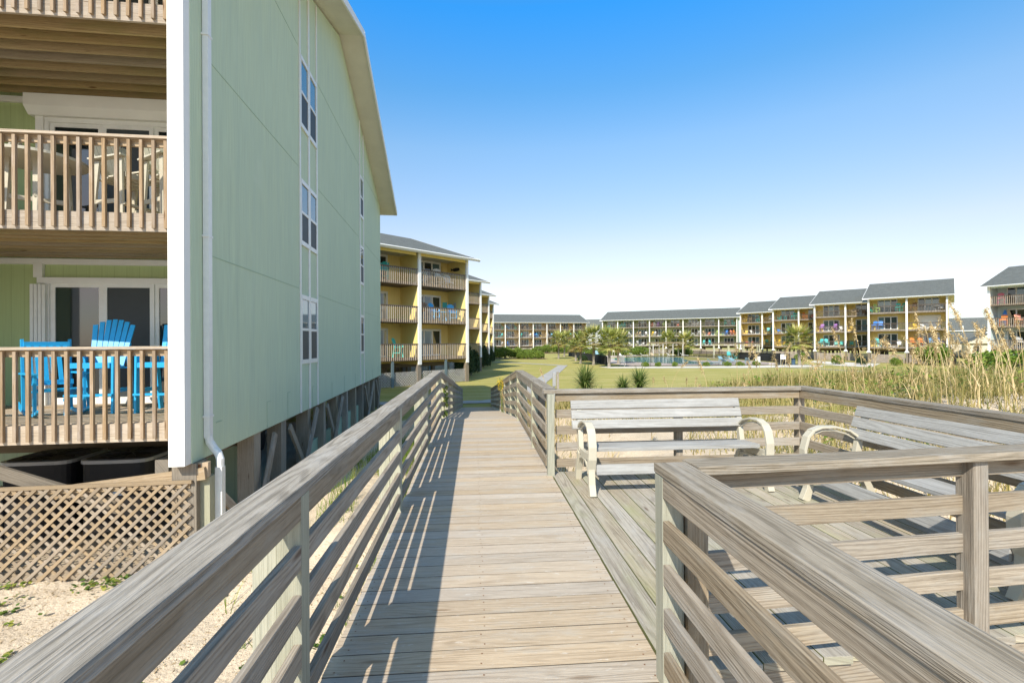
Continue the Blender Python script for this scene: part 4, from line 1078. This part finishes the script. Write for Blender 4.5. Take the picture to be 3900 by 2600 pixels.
for i,(x,y,r_,h) in enumerate(((54.0,68.5,.9,1.5),(56.2,66.6,.8,1.4),(57.8,82,1.0,1.7),(55.5,84.5,.8,1.3),(59.2,64.2,1.0,1.2),(51.6,92,.9,1.3))):
    shrub(x,y,r_,r_,h,2 if i%2 else 1,['small shrub at the foot of the %s'%w for w in('largest yellow block, left','largest yellow block, centre','third right yellow block, right','third right yellow block, left','largest yellow block, right corner','second right yellow block')][i],'foundation shrubs of the right blocks')
for u_,d_,r_,h_,lab_ in ((.93,24,1.9,1.3,'green bush at the right end of the dune grass, below the tallest sea oats'),(1.03,19,1.5,1.25,'dark green bush in the dune grass at the right edge of the photo'),(.83,27,1.8,1.0,'low green bush where the dune grass meets the lawn on the right')):
    x_,y_=(u_*d_*math.cos(rad(4.35))+d_*math.sin(rad(4.35)), d_*math.cos(rad(4.35))-u_*d_*math.sin(rad(4.35)))
    shrub(x_,y_,r_,r_*.8,h_,3 if u_>1 else 0,lab_,'bushes in the dune grass')
shrub(66.0,64.5,4.2,2.6,3.1,0,'big green bush between the largest yellow block and the pale blue block')
shrub(56,47,2.2,2.0,1.9,0,'green bush below the pale blue block at the right edge'); shrub(50,42,2.6,2.0,1.8,1,'bush at the right end of the lawn before the pale blue block')
shrub(60,50,3.0,2.0,2.0,1,'leafy bush against the lattice of the pale blue block')
for i,(x,y,r_,h) in enumerate(((20.5,77.5,1.1,1.3),(17.6,78.5,.9,1.1),(26,104,3.0,1.8),(33,108,3.5,2.0),(39,112,3.5,2.0),(48,108,3.5,1.9))):
    shrub(x,y,r_,r_*.8,h,2 if i<2 else 0,['shrub right of the small single palm','shrub left of the small single palm','hedge at the back of the pool, left part','hedge at the back of the pool behind the pergola','hedge at the back of the pool right of the pergola posts','hedge at the back of the pool, right part'][i],'shrubs around the pool')

# dune grass (stuff)
random.seed(21)
def tuft(mb,x,y,n,h,w,spread=.14,z=None,droop=.6,blade_seg=3):
    z=gz(x,y) if z is None else z
    tb=R()
    for i in range(n):
        a=R()*2*PI; el=rad(U(45,86)); d=(math.cos(a)*math.cos(el),math.sin(a)*math.cos(el),math.sin(el))
        blade(mb,(x+U(-spread,spread),y+U(-spread,spread),z-.02),d,h*U(.55,1.1),w,droop=droop*U(.5,1.3),seg=blade_seg,tint=(min(1,max(0,tb+U(-.3,.3))),0))
mb=MB(); cnt=0
for i in range(15000):
    x=U(1.0,34);y=U(5.5,27)
    if x<1.3 and y<6: continue
    # keep density: denser on the right and beyond; patches of bare sand
    nz=mn.noise(Vector((x*.45,y*.45,5)))
    dens=.30+.75*sm(3,8,x)+.6*sm(9,14,y)+nz*.8
    if R()>dens or x>y*1.25+3: continue
    far=math.hypot(x,y)
    tuft(mb,x,y,6 if far<12 else 5,U(.30,.62)*(1 if x<5 else 1.15),.010+far*.0009,.2,blade_seg=3 if far<10 else 2); cnt+=1
for i in range(2600): # tall yellowed grass fringe before the lawn
    x=U(2,28);y=U(17,27); tuft(mb,x,y,5,U(.3,.65),.022,.35,blade_seg=2)
mb.build('dune_grass',M['tuft']); tag(bpy.data.objects['dune_grass'],'dry yellow-green dune grass behind the platform','dune grass',kind='stuff')
mb=MB()
for i in range(1500):
    x=U(5,30);y=U(7,25)
    if x>y*1.3+2 or mn.noise(Vector((x*.5,y*.5,9)))<.0 or x<y*.35: continue
    z=gz(x,y)
    for k in range(9):
        p=Vector((x+U(-.25,.25),y+U(-.25,.25),z+U(.02,.42))); a=R()*6.28; l=U(.05,.11)
        s_=Vector((math.cos(a),math.sin(a),U(-.3,.3))); u_=Vector((-math.sin(a),math.cos(a),U(.1,.7)))
        mb.face([p-s_*l*.4,p+u_*l,p+s_*l*.4,p-u_*l*.5])
mb.build('weeds',M['weed']); tag(bpy.data.objects['weeds'],'low green weeds among the dune grass on the right','weeds',kind='stuff')
# grass beside the left railing
mb=MB()
for i in range(1300):
    y=U(3.4,15); x=-.85-abs(random.gauss(0,.8)); 
    if y<6 and R()<.75: continue
    if mn.noise(Vector((x*.9,y*.6,2)))<-.12: continue
    tuft(mb,x,y,9,U(.22,.5),.010,.1)
for i in range(60):
    y=U(6.6,20);x=U(1.0,1.5); tuft(mb,x,y,9,U(.4,.9),.012,.12)
mb.build('grass_tufts',M['weed']); tag(bpy.data.objects['grass_tufts'],'bright green grass tufts beside the boardwalk railings','grass',kind='stuff')
# creeping vines on the sand
mb=MB(); random.seed(33)
cl=[(U(-6.6,-1.0),U(1.4,6.4)) for _ in range(60)]+[(U(-6.6,-3.4),U(4.6,6.3)) for _ in range(60)]+[(U(-3.2,-.9),U(1.6,5)) for _ in range(45)]+[(U(-6.4,-3.9),6.45+U(-.15,.1)) for _ in range(22)]
for cx,cy in cl:
    n=random.choice((1,1,2,3,5,10)); a0=R()*6.28
    for k in range(n*2):
        t=U(0,.03*n+.05); x=cx+math.cos(a0)*t+U(-.05,.05);y=cy+math.sin(a0)*t*.6+U(-.04,.04); z=gz(x,y)+U(.01,.05)
        l=U(.014,.032);a=R()*6.28; s_=Vector((math.cos(a),math.sin(a),U(-.4,.4)));u_=Vector((-math.sin(a),math.cos(a),U(-.2,.6)))
        p=Vector((x,y,z)); mb.face([p-s_*l,p-s_*l*.5+u_*l,p+s_*l*.5+u_*l,p+s_*l,p-u_*l*.7],None,(R()**1.5 if R()<.9 else 1,0))
mb.build('beach_vines',M['vine']); tag(bpy.data.objects['beach_vines'],'creeping green beach vine patches on the sand at lower left','vines',kind='stuff')
# sand debris
mb=MB()
for i in range(5200):
    x=U(-7,-.8);y=U(.8,7); z=gz(x,y)+.004; a=R()*6.28; l=U(.006,.028); w=U(.003,.007)
    s_=Vector((math.cos(a),math.sin(a),0));u_=Vector((-math.sin(a),math.cos(a),0)); p=Vector((x,y,z))
    mb.face([p-s_*l-u_*w,p+s_*l-u_*w*.5,p+s_*l*.8+u_*w+Vector((0,0,.006)),p-s_*l*.7+u_*w])
mb.build('dry_litter',M['dead']); tag(bpy.data.objects['dry_litter'],'dry leaf and twig litter scattered on the sand','litter',kind='stuff')

# sea oats
def oat(mb,hd,x,y,h,lean,la,head):
    z=gz(x,y)-.05; ca,sa=math.cos(la),math.sin(la); pts=[]
    for i in range(7):
        t=i/6; q=lean*t**2.3; pts.append((x+ca*q,y+sa*q,z+h*t-(.25*lean*t**4)))
    far=math.hypot(x,y); r_=.0019+far*.00022
    mb.tube(pts,[r_*1.5,r_*1.4,r_*1.3,r_*1.2,r_,r_*.8,r_*.5],4,cap=False)
    for k in range(3): a=R()*6.28; blade(mb,(x,y,z+h*U(0,.35)),(math.cos(a)*.5,math.sin(a)*.5,.85),h*U(.25,.4),.012+.0006*far,droop=.9,seg=4)
    n=int(210*head/.4)
    for k in range(n):
        t=1-head/h*U(0,1)**1.1; i=min(5,int(t*6)); f_=t*6-i
        p=Vector(pts[i])*(1-f_)+Vector(pts[i+1])*f_
        a=R()*6.28; dr=Vector((math.cos(a)*.6+ca*.5,math.sin(a)*.6+sa*.5,U(-.9,.4))).normalized(); o=U(.01,.075)*(1.3-t*.3)
        p2=p+dr*o; l=U(.014,.025)+far*.0005; s_=dr.cross(Vector((0,0,1)))
        if s_.length<.1:s_=Vector((1,0,0))
        s_.normalize(); wd=l*.42
        hd.face([p2-dr*l*.4,p2+s_*wd,p2+dr*l,p2-s_*wd])
random.seed(5)
import itertools
TH=rad(4.35)
def polar(px,d):  # heading given as tangent across the view, distance in metres
    l=px*d; return (l*math.cos(TH)+d*math.sin(TH), d*math.cos(TH)-l*math.sin(TH))
tall=[(.41,11,1.70,'bent sea oat head standing before the pool pergolas'),(.52,12.5,1.75,'sea oat stalk before the right end of the pale green block'),(.695,10.5,2.0,'sea oat stalk before the recess left of the largest yellow block'),(.73,10,2.1,'tall sea oat just left of the largest yellow block column'),
 (.85,9.5,2.05,'tall sea oat crossing the right half of the largest yellow block'),(.90,9,1.95,'sea oat before the right end of the largest yellow block'),(.965,8.6,2.4,'tallest dark sea oat head rising into the sky gap'),(1.02,9,2.1,'sea oat before the column of the pale blue block'),(1.045,8.2,2.2,'sea oat tall beside the pale blue block railing'),(.58,11.5,1.6,'sea oat before the palm right of the pool gate')]
for u,d,h,lab in tall:
    x,y=polar(u,d); t=empty('sea_oat',(0,0,0)); tag(t,lab,'sea oat','tall sea oats beyond the platform')
    a_=MB();b_=a_
    for k in range(1): oat(a_,b_,x,y,h,U(.15,.4),U(1.5,3.8),.42)
    bpy.data.objects.remove(t)
    o=a_.build('sea_oat',M['oat']); tag(o,lab,'sea oat','tall sea oats beyond the platform')
a_=MB()
for i in range(115):
    d=U(8,22); u=.08+.98*R()**.5
    if u<.25 and R()<.6: continue
    x,y=polar(u,d)
    if x<1.3: continue
    oat(a_,a_,x,y,U(.95,1.65)*(1+.15*(u>.8)),U(.1,.6),U(0,6.28),U(.25,.42))
for i,(u,d,h) in enumerate(((-.01,12,1.6),(.02,14,1.7),(.06,13,1.5),(.09,12,1.4),(.075,15,1.7))):
    x,y=polar(u,d); oat(a_,a_,x,y,h,.3,U(2,4),.3)
a_.build('sea_oats',M['oat']); tag(bpy.data.objects['sea_oats'],'straw coloured sea oats scattered through the dune grass','sea oats',kind='stuff')
# goldenrod flowers by the ramp
t=empty('wildflower',(0,0,0)); tag(t,'yellow wildflower poking through the right ramp railing','flower'); mb=MB(); fm=MB()
for k in range(4):
    x,y=.74+U(-.04,.04),13.3+U(-.1,.1); mb.tube([(x,y,dz(13)-.1),(x-.05,y,dz(13)+.75+.06*k)],.006,4)
    for q in range(60): p=Vector((x-.05+U(-.09,.09),y+U(-.09,.09),dz(13)+.62+.06*k+U(-.1,.14))); l=.02; a=R()*6; fm.face([p,p+Vector((l*math.cos(a),l*math.sin(a),l)),p+Vector((0,0,l*1.4))])
mb.build('stem',M['vine'],t); fm.build('petals',M['flower'],t)
t=empty('vine_plant',(0,0,0)); tag(t,'green leafy vine climbing the left ramp railing','plant'); mb=MB()
for k in range(60):
    zz=U(0,.62); p=Vector((-.63+U(-.03,.06),9.9+U(-.15,.15)+zz*.1,dz(9.9)+zz)); l=U(.03,.06); a=R()*6; mb.face([p,p+Vector((l*.5,l*.3,l)),p+Vector((l*math.cos(a),l*math.sin(a),l*1.6)),p+Vector((-l*.4,-.2*l,l))])
mb.tube([(-.64,9.9,dz(9.9)-.1),(-.62,9.95,dz(9.9)+.65)],.005,4); mb.build('leaves',M['vine'],t)

# ------------------------------------------------------------------ pool area
def fence(name,label,pts,h,mat,solid=False,sp=.13,post=2.4):
    t=empty(name,(0,0,0)); tag(t,label,'fence')
    for a,b in zip(pts[:-1],pts[1:]):
        a=Vector((*a,gz(*a)));b=Vector((*b,gz(*b))); L=(b-a).length; n=max(1,int(L/post))
        for j in range(n):
            p=a+(b-a)*j/n;q=a+(b-a)*(j+1)/n; mb=MB()
            if solid: mb.beam(p+Vector((0,0,h/2)),q+Vector((0,0,h/2)),.02,h-.06)
            else:
                for zz in(.12,h-.12,h-.02): mb.beam(p+Vector((0,0,zz)),q+Vector((0,0,zz)),.03,.03)
                m=int((q-p).length/sp)
                for k in range(1,m):
                    r_=p+(q-p)*k/m; mb.beam(r_+Vector((0,0,.05)),r_+Vector((0,0,h)),.03,.03)
            mb.build('fence_panel',mat,t)
            mb=MB(); mb.beam(p+Vector((0,0,-.1)),p+Vector((0,0,h+.06)),.055,.055); mb.build('post',mat,t)
    return t
fence('pool_fence','black metal picket fence along the front of the pool',[(19.2,60.3),(28.4,59.8),(35.3,60.4),(38,60.0)],1.36,M['black'])
fence('pool_fence','black metal picket fence with gate at the right end of the pool',[(39.0,60.0),(42,61.8),(47,75),(52,92),(50,108)],1.4,M['black'])
fence('pool_fence','black metal picket fence across the back of the pool',[(50,108.4),(40,112),(24,112)],1.5,M['black'],sp=.16)
fence('screened_fence','black cloth-screened fence along the left side of the pool',[(21.6,111),(19.6,88),(17.6,63.5)],1.25,M['dark'],True)
def pergola(x0,y0,rz,label,mat,L=7,W=3.4,n=4,H=2.9):
    t=empty('pergola',(x0,y0,gz(x0,y0)),rz); tag(t,label,'pergola')
    for j in(0,1):
        for i in range(n):
            x=i*L/(n-1); mb=MB(); mb.box(x-.09,j*W-.09,-.1,x+.09,j*W+.09,H-.2,axis='z'); mb.build('post',M['grey_lattice'] if mat==M['joist'] else M['post'],t)
        mb=MB(); mb.box(-.4,j*W-.05,H-.19,L+.4,j*W+.05,H,axis='x'); mb.build('beam',mat,t)
    mb=MB()
    for i in range(int(L/.33)+2): mb.box(-.3+i*.33,-.5,H+.01,-.24+i*.33,W+.5,H+.17,axis='y')
    mb.build('slats',mat,t); return t
pergola(37.8,100.5,rad(-8),'brown slatted pergola behind the pool, left one',M['joist'],6.2)
pergola(47.2,92.5,rad(-25),'darker pergola at the right of the pool',M['pile'],8.0)
for i,(x,y,c,k) in enumerate(((24.5,96,'paleblue','bar'),(22.5,97,'white','low'),(30,98,'white','lounge'),(32.5,98,'white','lounge'),(35,98.5,'white','lounge'),(36.8,97.5,'tan','lounge'),(40.5,98,'white','lounge'),(43.0,97,'white','lounge'),(43.5,80,'turquoise','bar'),(46.3,83,'turquoise','low'),(38.5,73,'paleblue','lounge'),(40.3,74.5,'paleblue','lounge'),(36.5,66,'paleblue','lounge'),(38.8,66.5,'paleblue','lounge'),(33.8,63.2,'paleblue','lounge'),(31.6,62.2,'paleblue','lounge'))):
    o=bpy.data.objects.new('pool_lounger' if k=='lounge' else 'pool_chair',far_chair(c,k)); COL.objects.link(o); o.location=(x,y,gz(x,y)+.035); o.rotation_euler=(0,0,U(0,3))
    where=['beside the pool near the palm cluster','second in from the palm cluster by the pool','first in the row beyond the water','second in the row beyond the water','third in the row beyond the water','under the pergola edge','right of the pergola posts','farther right of the pergola posts','before the darker pergola','behind the darker pergola posts','left of a pair on the right deck','right of a pair on the right deck','left of the pair near the front fence','right of the pair near the front fence','just inside the front fence','just inside the front fence, farther left'][i]
    tag(o,'%s %s %s'%(c.replace('paleblue','pale blue'),'pool lounger' if k=='lounge' else 'pool chair',where),'lounger' if k=='lounge' else 'chair','seats around the pool')
def board_sign(x,y,w,h,z,label,posts=True):
    t=empty('notice_board',(x,y,gz(x,y)),rad(-30)); tag(t,label,'sign')
    mb=MB(); mb.box(-w/2,-.02,z,w/2,.02,z+h); mb.build('sign_panel',M['white'],t)
    if posts:
        for s_ in(-w/2+.04,w/2-.04): mb=MB(); mb.box(s_-.03,.022,-.1,s_+.03,.07,z+h*.9,axis='z'); mb.build('post',M['cream'],t)
board_sign(18.6,60.2,.62,.72,.55,'white notice board on the pool fence behind the large palm')
board_sign(36.6,60.3,.62,.9,.25,'white two-part notice board at the front pool fence')
board_sign(39.9,60.0,.62,.66,.75,'white notice board on the pool gate')
board_sign(30.5,105,.5,.7,1.0,'small white notice board at the back of the pool')
# bins at gate
t=empty('waste_bin',(41.0,59.6,gz(41,59.6))); tag(t,'dark blue waste bin beside the pool gate','bin'); mb=MB(); mb.tube([(0,0,0),(0,0,.8)],[.22,.26],12); mb.build('bin_body',plain('bin_blue',(.05,.10,.16)),t); mb=MB(); mb.tube([(0,0,.805),(0,0,.9)],[.28,.2],12); mb.build('lid',M['black'],t)
# utility post and box by the path
px_=(3.45,20.3)
t=empty('utility_box',(px_[0],px_[1],gz(*px_)),rad(-6)); tag(t,'grey utility box mounted on a wooden post beside the ramp','utility box')
t.scale=(.65,.65,.92)
mb=MB(); mb.box(-.30,-.1,1.15,-.08,.1,1.80); mb.build('cabinet',M['silver'],t,bevel=.015); mb=MB(); mb.box(-.24,-.03,-.2,-.14,.03,1.148,axis='z'); mb.build('conduit',M['silver'],t); mb=MB(); mb.box(-.04,-.07,-.2,.13,.07,1.82,axis='z'); mb.build('post',M['cap'],t)

# ------------------------------------------------------------------ far houses
def house(x,y,w,d,h,rh,rz,wall,label,gable='x',porch=False):
    t=empty('house',(x,y,-1.9),rz); tag(t,label,'house','houses beyond the apartments')
    mb=MB(); mb.wall(-w/2,-d/2,0,w/2,d/2,h); mb.build('wall',wall,t)
    mb=MB()
    if gable=='x':
        mb.prism([(-d/2-.4,h),(d/2+.4,h),(0,h+rh)],-w/2-.4,w/2+.4,axis='x')
    else: mb.prism([(-w/2-.4,h),(w/2+.4,h),(0,h+rh)],-d/2-.4,d/2+.4,axis='y')
    mb.build('roof',M['shingle'],t)
    if gable=='y':
        mb=MB(); mb.prism([(-w/2-.1,h-.02),(w/2+.1,h-.02),(0,h+rh-.25)],-d/2-.45,-d/2-.405,axis='y'); mb.build('gable',wall,t)
    for i in range(int(w/2.6)):
        for zz in ([1.0] if h<4 else [1.0,3.7]):
            m2=MB(); xx=-w/2+1.3+i*2.6; m2.wall(xx-.5,-d/2-.05,zz,xx+.5,-d/2-.001,zz+1.3); wd=m2.build('window',M['whitev'],t); m3=MB(); m3.wall(xx-.42,-d/2-.06,zz+.08,xx+.42,-d/2-.052,zz+1.22); m3.build('pane',M['glass'],wd)
    if porch:
        for i in range(4): m2=MB(); m2.box(-w/2+i*w/3-.1,-d/2-1.8,0,-w/2+i*w/3+.1,-d/2-1.6,h+1,axis='z'); m2.build('column',M['white'],t)
        m2=MB(); m2.box(-w/2,-d/2-1.9,h-.4,w/2,-d/2-.06,h-.2); m2.build('porch_deck',M['white'],t)
cream=siding('cream_house_siding',(.66,.60,.48)); pal=siding('white_house_siding',(.68,.69,.70)); bl=siding('blue_grey_siding',(.36,.42,.48))
house(104,95,9,8,2.8,2.2,rad(-42),cream,'small cream house with grey roof, left in the gap on the right')
house(98,86,6,8,2.7,1.9,rad(-42),cream,'cream gabled cottage in the gap beside the pale blue block',gable='y')
house(128,122,16,9,6.0,3.2,rad(-44),bl,'larger dark roofed house with white porch posts behind the cream houses',porch=True)
house(112,92,10,8,5.4,2.6,rad(-44),pal,'white two storey gabled house behind the cream cottage',gable='y')
house(52,196,14,10,8.6,4.2,rad(-20),pal,'distant house roof showing between the peach and green blocks',gable='x')
fence('board_fence','brown board fence between the largest yellow block and the pale blue block',[(69.5,65),(72,72)],1.6,M['screen'],True)

# ------------------------------------------------------------------ light, sky, camera
sun=bpy.data.lights.new('sun','SUN'); sun.energy=4.3; sun.angle=rad(.53); sun.color=(1,.915,.78)
so=bpy.data.objects.new('sun',sun); COL.objects.link(so)
sd=Vector((-.467,-1.055,1)).normalized()   # towards the sun
so.rotation_euler=sd.to_track_quat('Z','Y').to_euler()
w=bpy.data.worlds.new('World'); sc.world=w; w.use_nodes=True; nt=w.node_tree
bg=nt.nodes['Background']; sky=nt.nodes.new('ShaderNodeTexSky'); sky.sky_type='NISHITA'; sky.sun_disc=False
el=math.asin(sd.z); sky.sun_elevation=el; sky.sun_rotation=math.atan2(sd.x,sd.y)
sky.air_density=1.0; sky.dust_density=.6; sky.ozone_density=2.0; sky.altitude=0
tc=nt.nodes.new('ShaderNodeTexCoord'); sx=nt.nodes.new('ShaderNodeSeparateXYZ'); nt.links.new(tc.outputs['Generated'],sx.inputs[0])
cr=nt.nodes.new('ShaderNodeValToRGB'); nt.links.new(sx.outputs[2],cr.inputs[0]); E_=cr.color_ramp.elements
SK=[(0,(.62,.68,.86)),(.05,(.75,.74,.80)),(.09,(.97,.77,.75)),(.19,(1.10,.875,.765)),(.37,(.87,1.04,1.04)),(.46,(.52,1.02,1.2)),(.57,(.22,1.08,1.6)),(.72,(.95,1.0,.86)),(1,(1.1,1.0,.80))]
while len(E_)<len(SK): E_.new(.5)
for e_,(p_,c_) in zip(E_,SK): e_.position=p_; e_.color=tuple(v/2 for v in c_)+(1,)
mu=nt.nodes.new('ShaderNodeVectorMath'); mu.operation='MULTIPLY'; nt.links.new(sky.outputs[0],mu.inputs[0]); nt.links.new(cr.outputs[0],mu.inputs[1])
m2=nt.nodes.new('ShaderNodeVectorMath'); m2.operation='SCALE'; m2.inputs['Scale'].default_value=2; nt.links.new(mu.outputs[0],m2.inputs[0]); nt.links.new(m2.outputs[0],bg.inputs[0]); bg.inputs[1].default_value=.15
cam=bpy.data.cameras.new('camera'); co=bpy.data.objects.new('camera',cam); COL.objects.link(co); sc.camera=co
cam.sensor_width=36; cam.lens=17.0; cam.clip_end=4000; cam.clip_start=.05
co.matrix_world=Matrix.Translation((0,0,1.41))@Matrix.Rotation(-TH,4,'Z')@Matrix.Rotation(rad(90+.155),4,'X')@Matrix.Rotation(-.006,4,'Z')
sc.view_settings.view_transform='Standard'; sc.view_settings.look='None'; sc.view_settings.exposure=.55; sc.view_settings.gamma=1
sc.cycles.max_bounces=8; sc.cycles.diffuse_bounces=4; sc.cycles.transparent_max_bounces=8
